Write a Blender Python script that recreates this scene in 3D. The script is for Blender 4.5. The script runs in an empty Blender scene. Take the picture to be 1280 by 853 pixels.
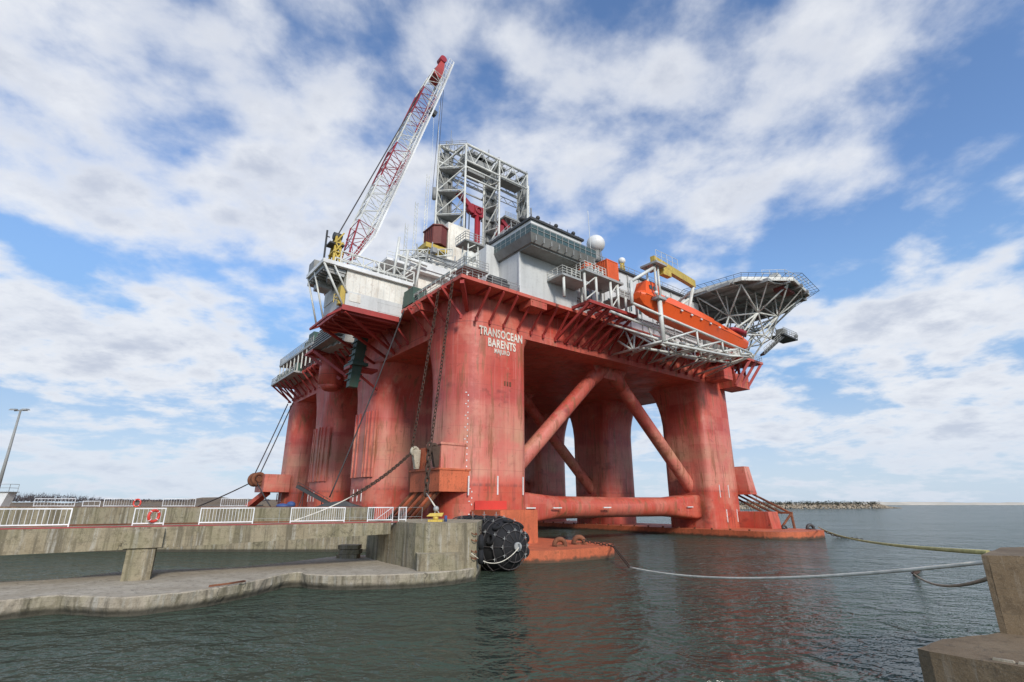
import bpy, bmesh, math, random
from mathutils import Vector, Matrix, noise as nz
R = math.radians
random.seed(7)
S = bpy.context.scene
COL = S.collection

# ------------------------------------------------------------------ camera
EYE = 5.3
cam_d = bpy.data.cameras.new("camera"); cam = bpy.data.objects.new("camera", cam_d); COL.objects.link(cam)
cam.location = (0, 0, EYE); cam.rotation_euler = (R(90 + 17.6), 0, 0)
cam_d.lens = 18.0; cam_d.sensor_width = 36.0; cam_d.clip_start = 0.1; cam_d.clip_end = 40000
S.camera = cam

# ------------------------------------------------------------------ sky and sun
SUN_AZ, SUN_EL = 158.0, 30.0            # clockwise from +Y
w = bpy.data.worlds.new("World"); S.world = w; w.use_nodes = True
NT = w.node_tree; NT.nodes.clear()
class G:
    """tiny node helper"""
    def __init__(s, nt): s.nt = nt
    def n(s, t, **k):
        x = s.nt.nodes.new(t)
        for a, b in k.items(): setattr(x, a, b)
        return x
    def link(s, a, b): s.nt.links.new(a, b)
    def put(s, sock, v):
        if hasattr(v, 'is_output'): s.link(v, sock)
        else: sock.default_value = v
    def m(s, op, a, b=None, c=None, clamp=False):
        x = s.n('ShaderNodeMath', operation=op); x.use_clamp = clamp
        s.put(x.inputs[0], a)
        if b is not None: s.put(x.inputs[1], b)
        if c is not None: s.put(x.inputs[2], c)
        return x.outputs[0]
    def vm(s, op, a, b=None):
        x = s.n('ShaderNodeVectorMath', operation=op); s.put(x.inputs[0], a)
        if b is not None: s.put(x.inputs[1], b)
        return x.outputs[0]
    def noise(s, vec, scale, detail=4, rough=.55, dist=0.0):
        x = s.n('ShaderNodeTexNoise'); s.link(vec, x.inputs['Vector'])
        x.inputs['Scale'].default_value = scale; x.inputs['Detail'].default_value = detail
        x.inputs['Roughness'].default_value = rough; x.inputs['Distortion'].default_value = dist
        return x.outputs['Fac']
    def step(s, v, a, b, lo=0.0, hi=1.0):
        x = s.n('ShaderNodeMapRange', interpolation_type='SMOOTHSTEP'); s.put(x.inputs[0], v)
        x.inputs[1].default_value = a; x.inputs[2].default_value = b
        x.inputs[3].default_value = lo; x.inputs[4].default_value = hi
        return x.outputs[0]
    def mix(s, f, a, b, mode='MIX'):
        x = s.n('ShaderNodeMix', data_type='RGBA', blend_type=mode)
        s.put(x.inputs[0], f); s.put(x.inputs[6], a); s.put(x.inputs[7], b)
        return x.outputs[2]
    def sep(s, v):
        x = s.n('ShaderNodeSeparateXYZ'); s.link(v, x.inputs[0]); return x.outputs
    def comb(s, a, b, c):
        x = s.n('ShaderNodeCombineXYZ')
        for i, v in enumerate((a, b, c)): s.put(x.inputs[i], v)
        return x.outputs[0]
g = G(NT)
SKY = g.n('ShaderNodeTexSky', sky_type='NISHITA', sun_disc=False)
SKY.sun_elevation = R(SUN_EL); SKY.sun_rotation = R(SUN_AZ)
SKY.air_density = 1.0; SKY.dust_density = 0.6; SKY.ozone_density = 2.0; SKY.altitude = 0
tc = g.n('ShaderNodeTexCoord').outputs['Generated']
sx, sy, sz = g.sep(tc)
zz = g.m('MAXIMUM', sz, 0.0)
den = g.m('ADD', zz, 0.24)
q = g.comb(g.m('DIVIDE', sx, den), g.m('DIVIDE', sy, den), 0.0)
az = g.m('MULTIPLY', g.m('ARCTAN2', sx, sy), 57.2958)
el = g.m('MULTIPLY', g.m('ARCSINE', zz), 57.2958)
warp = g.m('MULTIPLY', g.m('SUBTRACT', g.noise(q, 2.2, 5, .6), .5), 9.0)
warp2 = g.m('MULTIPLY', g.m('SUBTRACT', g.noise(g.vm('ADD', q, (7, 3, 0)), 2.6, 5, .6), .5), 5.0)
azw = g.m('ADD', az, warp); elw = g.m('ADD', el, g.m('MULTIPLY', warp2, g.step(el, 4, 25, .25, 1.0)))
BLOBS = [(-40.5, 36.2, 22.1, 9.2, .30), (-28.8, 28.1, 11.7, 6.8, .2), (-45.3, 25.2, 10.4, 5.6, .35), (-36.9, 33.3, 4.1, 3.0, -.25),
 (-42.5, 20.3, 9.3, 1.9, -.45), (-39.8, 13.4, 12.9, 4.3, .55), (-35.8, 19.6, 5.8, 1.6, .3), (-31.4, 7.8, 7.8, 1.0, -.3),
 (17.3, 42.6, 22.5, 8.4, .28), (19.0, 33.2, 14.7, 5.5, .15), (-3.3, 43.1, 5.0, 4.4, -.2), (50.0, 33.0, 5.7, 8.0, -.42), (38.0, 37.0, 8.0, 9.0, .16),
 (33.0, 24.6, 10.6, 3.0, -.22), (40.2, 15.2, 9.5, 3.3, .6), (26.1, 9.9, 3.3, 1.3, .45), (32.0, 11.3, 4.6, 1.4, -.3),
 (43.4, 10.0, 3.9, 1.7, .4), (40.5, 27.7, 4.2, 4.0, .2), (11.8, 27.0, 8.5, 3.4, -.2), (-27.9, 22.3, 5.3, 2.4, -.3),
 (-18.6, 29.2, 10.8, 7.3, .2), (34.3, 6.2, 12.2, 1.8, .35), (-36.9, 4.0, 14.2, 2.0, .35)]
acc = None
for a, e, sa, se, wt in BLOBS:
    da = g.m('DIVIDE', g.m('SUBTRACT', azw, a), sa * .9); de = g.m('DIVIDE', g.m('SUBTRACT', elw, e), se * .9)
    d2 = g.m('ADD', g.m('MULTIPLY', da, da), g.m('MULTIPLY', de, de))
    gg = g.m('MULTIPLY', g.m('POWER', 2.71828, g.m('MULTIPLY', d2, -.8)), wt)
    acc = gg if acc is None else g.m('ADD', acc, gg)
f1 = g.noise(q, 3.0, 8, .58, .25)
f2 = g.noise(g.vm('ADD', q, (3.1, 9.2, 0)), 9.0, 6, .56, .1)
vq = g.vm('ADD', q, g.vm('MULTIPLY', g.comb(g.noise(q, 7.0, 4, .6), g.noise(g.vm('ADD', q, (4, 8, 0)), 7.0, 4, .6), 0.0), (.16, .16, 0)))
vor = g.n('ShaderNodeTexVoronoi', feature='SMOOTH_F1'); g.link(vq, vor.inputs['Vector']); vor.inputs['Scale'].default_value = 7.5; vor.inputs['Smoothness'].default_value = .6
puff = g.m('MULTIPLY', g.m('SUBTRACT', .42, vor.outputs['Distance']), .48)
ql = g.comb(g.m('MULTIPLY', az, .085), g.m('MULTIPLY', el, .30), 4.0)
f4 = g.m('MULTIPLY', g.m('SUBTRACT', g.noise(ql, 1.0, 6, .6, .3), .5), g.step(el, 6, 22, 1.5, 0.0))
dens = g.m('ADD', g.m('ADD', g.m('ADD', g.m('MULTIPLY', f1, 1.15), g.m('MULTIPLY', f2, .62)), g.m('MULTIPLY', acc, .72)), g.m('ADD', g.m('ADD', f4, g.m('MULTIPLY', puff, g.step(el, 8, 22, .3, 1.0))), -.085))
# cloud shading is coloured in: dense parts turn grey, broken up by separate noise
dcon = g.m('ADD', .84, g.m('MULTIPLY', g.m('SUBTRACT', dens, .84), g.step(el, 8, 30, 1.7, 1.05)))
cover = g.step(dcon, .56, 1.16)
thick = g.step(dens, .86, 1.36)
f3 = g.noise(g.vm('ADD', q, (11.0, 1.0, 0)), 5.5, 6, .62)
white = g.mix(g.m('MULTIPLY', thick, g.step(f3, .32, .62)), (5.75, 5.9, 6.2, 1), (3.75, 4.05, 4.75, 1))
lowhaze = g.step(el, 0.0, 9.0, 1.0, 0.0)
white = g.mix(g.m('MULTIPLY', lowhaze, .6), white, (4.4, 4.8, 5.6, 1))
cover = g.m('MULTIPLY', cover, g.step(el, -1, 12, .72, .93))
skyc = g.mix(1.0, SKY.outputs[0], (1.10, 1.24, 1.42, 1), 'MULTIPLY')
low = g.mix(g.step(el, 1.0, 15.0), (3.6, 4.35, 5.3, 1), (1.75, 3.1, 5.1, 1))
skyc = g.mix(g.m('MULTIPLY', g.step(el, 10.0, 30.0, 1.0, 0.0), .9), skyc, low)
final = g.mix(cover, skyc, white)
bg = g.n('ShaderNodeBackground'); g.link(final, bg.inputs[0]); bg.inputs[1].default_value = 0.15
out = g.n('ShaderNodeOutputWorld'); g.link(bg.outputs[0], out.inputs[0])

sun_d = bpy.data.lights.new("sun", 'SUN'); sun = bpy.data.objects.new("sun", sun_d); COL.objects.link(sun)
sun_d.energy = 2.95; sun_d.angle = R(9.0); sun_d.color = (1.0, .95, .88)
sd = Vector((math.sin(R(SUN_AZ)) * math.cos(R(SUN_EL)), math.cos(R(SUN_AZ)) * math.cos(R(SUN_EL)), math.sin(R(SUN_EL))))
sun.rotation_euler = sd.to_track_quat('Z', 'Y').to_euler(); sun.location = (60, -60, 120)

S.view_settings.view_transform = 'Standard'; S.view_settings.look = 'None'
S.view_settings.exposure = 0.0; S.view_settings.gamma = 1.0
S.view_settings.use_curve_mapping = False
S.render.engine = 'CYCLES'
S.cycles.max_bounces = 6; S.cycles.diffuse_bounces = 2; S.cycles.glossy_bounces = 3
S.cycles.use_denoising = True; S.cycles.denoising_input_passes = 'RGB_ALBEDO_NORMAL'; S.cycles.denoising_prefilter = 'ACCURATE'; S.cycles.use_adaptive_sampling = False; S.cycles.sample_clamp_indirect = 2.5

# ------------------------------------------------------------------ materials
def newmat(name):
    m = bpy.data.materials.new(name); m.use_nodes = True; nt = m.node_tree; nt.nodes.clear()
    gg = G(nt); b = gg.n('ShaderNodeBsdfPrincipled'); o = gg.n('ShaderNodeOutputMaterial'); gg.link(b.outputs[0], o.inputs[0])
    return m, gg, b
def c4(c): return (c[0], c[1], c[2], 1)
def paint(name, col, rough=.5, dirt=.35, dirtcol=(.12, .08, .05), scale=.5, metal=0.0, rust=0.0, var=.18, streak=.5):
    m, g, b = newmat(name)
    p = g.n('ShaderNodeNewGeometry').outputs['Position']
    big = g.noise(p, scale * .35, 5, .6)
    c = g.mix(g.step(big, .3, .7), c4([x * (1 - var) for x in col]), c4([min(1, x * (1 + var)) for x in col]))
    st = g.noise(g.vm('MULTIPLY', p, (1, 1, .09)), scale * 2.2, 5, .65)
    c = g.mix(g.m('MULTIPLY', g.step(st, .46, .66), dirt * streak), c, c4(dirtcol))
    fine = g.noise(p, scale * 6, 4, .7)
    c = g.mix(g.m('MULTIPLY', g.step(fine, .52, .66), dirt * .6), c, c4(dirtcol))
    if rust:
        rs = g.m('MULTIPLY', g.step(g.noise(p, scale * 1.4, 6, .72), .55, .63), rust)
        c = g.mix(rs, c, (.17, .06, .022, 1))
    if rust >= .5:
        zw = g.m('ADD', g.sep(p)[2], g.m('MULTIPLY', g.m('SUBTRACT', g.noise(p, 1.4, 5, .7), .5), .9))
        c = g.mix(g.step(zw, .12, .5, .9, 0.0), c, (.06, .045, .025, 1))
    g.link(c, b.inputs['Base Color'])
    b.inputs['Metallic'].default_value = metal
    g.link(g.step(fine, .2, .8, rough - .08, min(1, rough + .15)), b.inputs['Roughness'])
    return m
def hull_red(name, deck=False):
    m, g, b = newmat(name)
    p = g.n('ShaderNodeNewGeometry').outputs['Position']
    x, y, z = g.sep(p)
    nb = g.noise(p, .10, 5, .6); nm = g.noise(p, .35, 6, .65)
    st = g.noise(g.vm('MULTIPLY', p, (1, 1, .05)), .9, 6, .65)
    st2 = g.noise(g.vm('MULTIPLY', p, (1, 1, .035)), 2.6, 5, .7)
    zn = g.m('ADD', z, g.m('MULTIPLY', g.m('SUBTRACT', nm, .5), 2.2))
    red = g.mix(g.step(nb, .35, .66), (.51, .060, .036, 1), (.58, .125, .080, 1))
    if deck:
        c = g.mix(g.m('MULTIPLY', g.step(st, .5, .75), .35), red, (.30, .045, .04, 1))
    else:
        pink = g.mix(g.step(nm, .35, .7), (.63, .185, .135, 1), (.60, .27, .18, 1))
        band = g.m('MULTIPLY', g.step(zn, 7.0, 9.0), g.step(zn, 15.5, 22.0, 1.0, 0.0))
        band = g.m('MULTIPLY', band, g.step(nb, .28, .62, .6, 1.0))
        c = g.mix(band, red, pink)
        yel = g.m('MULTIPLY', g.m('MULTIPLY', g.step(zn, 12.2, 13.4), g.step(zn, 14.0, 16.5, 1.0, 0.0)), g.step(nb, .42, .62))
        c = g.mix(g.m('MULTIPLY', yel, .5), c, (.48, .31, .17, 1))
        gap = g.m('MULTIPLY', g.step(zn, 17.0, 18.2), g.step(zn, 18.3, 21.0, 1.0, 0.0))
        c = g.mix(g.m('MULTIPLY', gap, .6), c, (.46, .052, .045, 1))
        low = g.step(g.m('ADD', z, g.m('MULTIPLY', g.m('SUBTRACT', nm, .5), .5)), 7.2, 7.5, 1.0, 0.0)
        lowc = g.mix(g.step(nm, .3, .7), (.52, .068, .038, 1), (.54, .125, .070, 1))
        c = g.mix(low, c, lowc)
        line = g.m('MULTIPLY', g.step(z, 7.15, 7.35), g.step(z, 7.4, 7.75, 1.0, 0.0))
        c = g.mix(g.m('MULTIPLY', line, g.step(st2, .45, .65, .1, .75)), c, (.11, .05, .04, 1))
    c = g.mix(g.m('MULTIPLY', g.m('MULTIPLY', g.step(st, .48, .66), g.step(nm, .35, .6)), .5), c, (.27, .04, .032, 1))
    c = g.mix(g.m('MULTIPLY', g.m('MULTIPLY', g.step(st2, .50, .66), g.step(nb, .62, .4)), .3), c, (.66, .31, .25, 1))
    rs = g.noise(p, .75, 7, .75)
    low2 = g.step(z, 2, 9, .9, .38)
    c = g.mix(g.m('MULTIPLY', g.step(rs, .595, .65), low2), c, (.13, .045, .02, 1))
    rst = g.noise(g.vm('MULTIPLY', p, (1, 1, .12)), 1.1, 5, .7)
    c = g.mix(g.m('MULTIPLY', g.step(rst, .535, .63), .7), c, (.25, .105, .042, 1))
    seam = g.m('LESS_THAN', g.m('ABSOLUTE', g.m('SUBTRACT', z, 27.95)), .05)
    c = g.mix(g.m('MULTIPLY', seam, .6), c, (.10, .03, .025, 1))
    fr = g.m('FRACT', g.m('DIVIDE', z, 2.62)); sl = g.m('LESS_THAN', g.m('ABSOLUTE', g.m('SUBTRACT', fr, .5)), .013)
    c = g.mix(g.m('MULTIPLY', sl, g.step(nm, .35, .6, .05, .30)), c, (.20, .04, .03, 1))
    sm = g.noise(g.vm('MULTIPLY', p, (1, 1, 1.7)), .16, 5, .6)
    st3 = g.noise(g.vm('ADD', g.vm('MULTIPLY', p, (1, 1, .045)), (9, 4, 2)), 1.5, 6, .7)
    c = g.mix(g.m('MULTIPLY', g.m('MULTIPLY', g.step(st3, .56, .68), g.step(nb, .38, .6)), .6), c, (.12, .038, .028, 1))
    c = g.mix(g.m('MULTIPLY', g.step(g.noise(p, .22, 6, .62), .56, .66), .35), c, (.66, .30, .20, 1))
    c = g.mix(g.m('MULTIPLY', g.m('MULTIPLY', g.step(sm, .60, .70), g.step(z, 24, 20)), .5), c, (.13, .035, .03, 1))
    pr = g.n('ShaderNodeVectorRotate', rotation_type='Z_AXIS'); g.link(p, pr.inputs['Vector']); pr.inputs['Angle'].default_value = -R(38.5)
    fl = g.vm('FLOOR', g.vm('DIVIDE', g.vm('ADD', pr.outputs[0], (.37, .61, 0)), (3.1, 3.3, 2.62)))
    wn = g.n('ShaderNodeTexWhiteNoise'); g.link(fl, wn.inputs['Vector'])
    c = g.mix(g.step(wn.outputs['Value'], .55, 1.0, 0.0, .22), c, (.34, .05, .04, 1)); c = g.mix(g.step(wn.outputs['Value'], 0.0, .3, .16, 0.0), c, (.66, .27, .21, 1))
    weed = g.step(g.m('ADD', z, g.m('MULTIPLY', g.m('SUBTRACT', g.noise(p, 1.6, 5, .7), .5), 1.3)), .25, .75, .85, 0.0)
    c = g.mix(weed, c, (.055, .05, .025, 1))
    wet = g.step(z, .15, .55, .55, 0.0)
    c = g.mix(wet, c, (.10, .045, .025, 1))
    g.link(c, b.inputs['Base Color'])
    g.link(g.step(nm, .2, .8, .42, .62), b.inputs['Roughness'])
    bmp = g.n('ShaderNodeBump'); bmp.inputs['Strength'].default_value = .5; bmp.inputs['Distance'].default_value = .16
    hh = g.m('ADD', g.noise(p, .55, 3, .5), g.m('MULTIPLY', rs, .25)); g.link(hh, bmp.inputs['Height']); g.link(bmp.outputs[0], b.inputs['Normal'])
    return m
def concrete(name, a, b_, stain=(.10, .085, .055), algae=True, sk=1.0):
    m, g, b = newmat(name)
    geo = g.n('ShaderNodeNewGeometry'); p = geo.outputs['Position']
    x, y, z = g.sep(p); nz = g.sep(geo.outputs['True Normal'])[2]
    n1 = g.noise(p, .45, 7, .65); n2 = g.noise(p, 2.5, 6, .7); n3 = g.noise(p, 14, 4, .75)
    c = g.mix(g.step(n1, .3, .7), c4(a), c4(b_))
    side = g.step(nz, .5, .8, 1.0, 0.0)
    st = g.noise(g.vm('MULTIPLY', p, (1, 1, .06)), 1.6, 6, .7)
    c = g.mix(g.m('MULTIPLY', g.m('MULTIPLY', g.step(st, .46, .62), side), .8 * sk), c, c4(stain))
    st2 = g.noise(g.vm('MULTIPLY', p, (1, 1, .07)), 2.9, 5, .7)
    c = g.mix(g.m('MULTIPLY', g.m('MULTIPLY', g.step(st2, .53, .65), side), .6 * sk), c, (.46, .44, .38, 1))
    c = g.mix(g.m('MULTIPLY', g.step(n2, .50, .64), .6), c, c4([v * .55 for v in a]))
    c = g.mix(g.m('MULTIPLY', g.step(n3, .54, .66), .5), c, c4([v * .5 for v in a]))
    c = g.mix(g.m('MULTIPLY', g.step(n3, .30, .42, 1.0, 0.0), .35), c, c4([min(1, v * 1.45) for v in b_]))
    if algae:
        gr = g.m('MULTIPLY', g.m('MULTIPLY', g.step(n1, .42, .62), side), .45)
        c = g.mix(gr, c, (.15, .135, .055, 1))
        zn = g.m('ADD', z, g.m('MULTIPLY', g.m('SUBTRACT', n2, .5), .35))
        c = g.mix(g.step(zn, .18, .42, .88, 0.0), c, (.030, .028, .018, 1))
    vo = g.n('ShaderNodeTexVoronoi', feature='DISTANCE_TO_EDGE'); vo.inputs['Scale'].default_value = .42
    g.link(g.vm('ADD', p, g.vm('MULTIPLY', g.comb(n2, n1, n3), (1.6, 1.6, 1.6))), vo.inputs['Vector'])
    c = g.mix(g.m('MULTIPLY', g.step(vo.outputs['Distance'], .004, .016, 1.0, 0.0), g.step(n1, .42, .58, 0.0, .75)), c, (.05, .042, .03, 1))
    fz = g.m('FRACT', g.m('DIVIDE', z, .62)); c = g.mix(g.m('MULTIPLY', g.m('MULTIPLY', g.m('LESS_THAN', fz, .025), side), .35), c, (.08, .07, .05, 1))
    n4 = g.noise(p, 55, 3, .7)
    c = g.mix(g.m('MULTIPLY', g.step(n4, .56, .66), .35), c, c4([v * .45 for v in a]))
    c = g.mix(g.m('MULTIPLY', g.step(n4, .34, .44, 1.0, 0.0), .22), c, (.5, .46, .38, 1))
    g.link(c, b.inputs['Base Color']); b.inputs['Roughness'].default_value = .88
    bmp = g.n('ShaderNodeBump'); bmp.inputs['Strength'].default_value = .6; bmp.inputs['Distance'].default_value = .04
    g.link(g.m('ADD', n2, g.m('MULTIPLY', n3, .5)), bmp.inputs['Height']); g.link(bmp.outputs[0], b.inputs['Normal'])
    return m
WAVE = 2.2
def water_mat():
    m, g, b = newmat('harbour_water')
    p = g.n('ShaderNodeNewGeometry').outputs['Position']
    b.inputs['Base Color'].default_value = (.056, .078, .054, 1)
    b.inputs['Roughness'].default_value = .11; b.inputs['IOR'].default_value = 1.333
    gust = g.step(g.noise(g.vm('MULTIPLY', p, (.6, 1.4, 1)), .035, 4, .55), .34, .66, .5, 1.25)
    def height(pt):
        pv = g.vm('MULTIPLY', pt, (1.0, 1.3, 0))
        n0 = g.noise(pv, .13, 2, .5, .3); n1 = g.noise(pv, .5, 3, .55, .5); n2 = g.noise(pv, 1.6, 3, .6, .4); n3 = g.noise(pv, 5.0, 2, .6)
        return g.m('ADD', g.m('ADD', g.m('MULTIPLY', n0, .7), g.m('MULTIPLY', n1, .60)), g.m('ADD', g.m('MULTIPLY', n2, .25), g.m('MULTIPLY', n3, .06)))
    e = .06
    h0 = height(p); hx = height(g.vm('ADD', p, (e, 0, 0))); hy = height(g.vm('ADD', p, (0, e, 0)))
    k = g.m('MULTIPLY', gust, -WAVE / e)
    nx = g.m('MULTIPLY', g.m('SUBTRACT', hx, h0), k); ny = g.m('MULTIPLY', g.m('SUBTRACT', hy, h0), k)
    nr = g.vm('NORMALIZE', g.comb(nx, ny, 1.0)); g.link(nr, b.inputs['Normal'])
    df = g.n('ShaderNodeBsdfDiffuse'); df.inputs[0].default_value = (.042, .060, .046, 1)
    ms = g.n('ShaderNodeMixShader'); ms.inputs[0].default_value = .22
    out = [n for n in m.node_tree.nodes if n.type == 'OUTPUT_MATERIAL'][0]
    g.link(b.outputs[0], ms.inputs[1]); g.link(df.outputs[0], ms.inputs[2]); g.link(ms.outputs[0], out.inputs[0])
    return m
def ground_mat(name, cols, sc=.05):
    m, g, b = newmat(name)
    p = g.n('ShaderNodeNewGeometry').outputs['Position']
    n1 = g.noise(p, sc, 7, .65); n2 = g.noise(p, sc * 12, 6, .7)
    c = g.mix(g.step(n1, .32, .68), c4(cols[0]), c4(cols[1]))
    c = g.mix(g.m('MULTIPLY', g.step(n2, .5, .7), .7), c, c4(cols[2]))
    g.link(c, b.inputs['Base Color']); b.inputs['Roughness'].default_value = .95
    return m
M = {}
M['red'] = hull_red('weathered_hull_red'); M['deckred'] = hull_red('deck_red', True)
M['bred'] = paint('bracket_red', (.38, .045, .036), .5, .3, (.10, .03, .025))
M['grey'] = paint('grey_cladding', (.60, .605, .58), .55, .25, (.20, .19, .17), .5, streak=.8, var=.06)
M['grey2'] = paint('dark_grey_steel', (.26, .265, .25), .55, .4)
M['dark'] = paint('dark_steel', (.045, .047, .047), .55, .3)
M['white'] = paint('white_steel', (.66, .66, .60), .45, .35, (.25, .20, .14), .7)
M['wpanel'] = paint('white_panel', (.72, .72, .69), .45, .22, (.35, .27, .18), .5)
M['cream'] = paint('cream_panel', (.76, .73, .64), .5, .35, (.33, .19, .08), .6, rust=.25, streak=.9)
M['yellow'] = paint('yellow_paint', (.56, .40, .07), .5, .5, (.2, .12, .04), 1.0, rust=.3)
M['orange'] = paint('orange_gelcoat', (.82, .11, .018), .32, .12, (.45, .05, .02), .4, var=.08)
M['orange2'] = paint('orange_container', (.66, .12, .035), .5, .3, (.25, .06, .02))
M['green'] = paint('green_steel', (.035, .085, .065), .5, .4)
M['oxide'] = paint('oxide_red_panel', (.15, .03, .022), .6, .5, (.07, .02, .015), .8)
M['crimson'] = paint('crimson_machine', (.29, .016, .026), .4, .2)
M['galv'] = paint('galvanised_grating', (.38, .385, .365), .5, .4, metal=.2)
M['rust'] = paint('rusty_steel', (.20, .075, .035), .85, .6, (.06, .03, .02), 1.6, var=.4)
M['rustor'] = paint('rust_streaked_orange', (.56, .135, .055), .7, .6, (.17, .06, .025), 1.2, rust=.5)
M['chain'] = paint('rusty_chain', (.075, .045, .03), .85, .5, (.03, .02, .015), 2)
M['palerust'] = paint('pale_rusty_paint', (.46, .42, .32), .7, .6, (.17, .08, .03), 2.0, rust=.7)
M['fresh'] = paint('fresh_red_patch', (.56, .045, .03), .45, .1)
M['lett'] = paint('white_lettering', (.70, .67, .58), .6, .8, (.48, .22, .08), 1.1)
M['rubber'] = paint('black_rubber', (.012, .012, .013), .82, .3, (.03, .03, .03), 1.2)
M['rope'] = paint('pale_rope', (.78, .72, .58), .9, .25, (.2, .16, .1), 3)
M['yrope'] = paint('yellow_rope', (.55, .49, .20), .9, .4, (.2, .14, .05), 3)
M['brope'] = paint('brown_rope', (.40, .32, .22), .9, .4, (.1, .07, .05), 3)
M['cable'] = paint('dark_cable', (.05, .045, .045), .8, .2)
M['conc'] = concrete('pier_concrete', (.27, .22, .135), (.40, .345, .24))
M['ledge'] = concrete('ledge_concrete', (.35, .295, .215), (.47, .41, .315))
M['brownc'] = concrete('brown_concrete', (.15, .10, .052), (.215, .155, .09), (.10, .07, .035), False, .3)
M['kerbred'] = paint('red_kerb_paint', (.30, .055, .05), .7, .5, (.15, .1, .08), 1.5)
M['rail'] = paint('white_rail_paint', (.75, .75, .74), .45, .2, (.4, .32, .25), 1.5)
M['buoyred'] = paint('lifebuoy_red', (.70, .06, .04), .5, .15)
M['blue'] = paint('blue_tarp', (.04, .08, .22), .6, .3)
M['land'] = ground_mat('scrub_land', ((.13, .095, .06), (.20, .145, .09), (.07, .055, .04)))
M['rock'] = ground_mat('rubble_rock', ((.30, .24, .17), (.44, .37, .28), (.12, .10, .07)), .12)
M['sand'] = ground_mat('pale_sand', ((.50, .45, .36), (.60, .54, .44), (.42, .38, .30)), .01)
M['bush'] = ground_mat('dark_bush', ((.035, .04, .025), (.06, .06, .035), (.03, .03, .02)), .2)
M['bare'] = ground_mat('bare_twigs', ((.07, .058, .06), (.10, .085, .085), (.05, .045, .045)), .2)
M['water'] = water_mat()
mg, gg_, bb = newmat('tinted_glass'); bb.inputs['Base Color'].default_value = (.055, .09, .085, 1); bb.inputs['Roughness'].default_value = .06
M['glass'] = mg
ml, gl, bl = newmat('lit_lamp'); bl.inputs['Base Color'].default_value = (.8, .75, .6, 1)
bl.inputs['Emission Color'].default_value = (1, .82, .5, 1); bl.inputs['Emission Strength'].default_value = 3.0
M['lamp'] = ml

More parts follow.
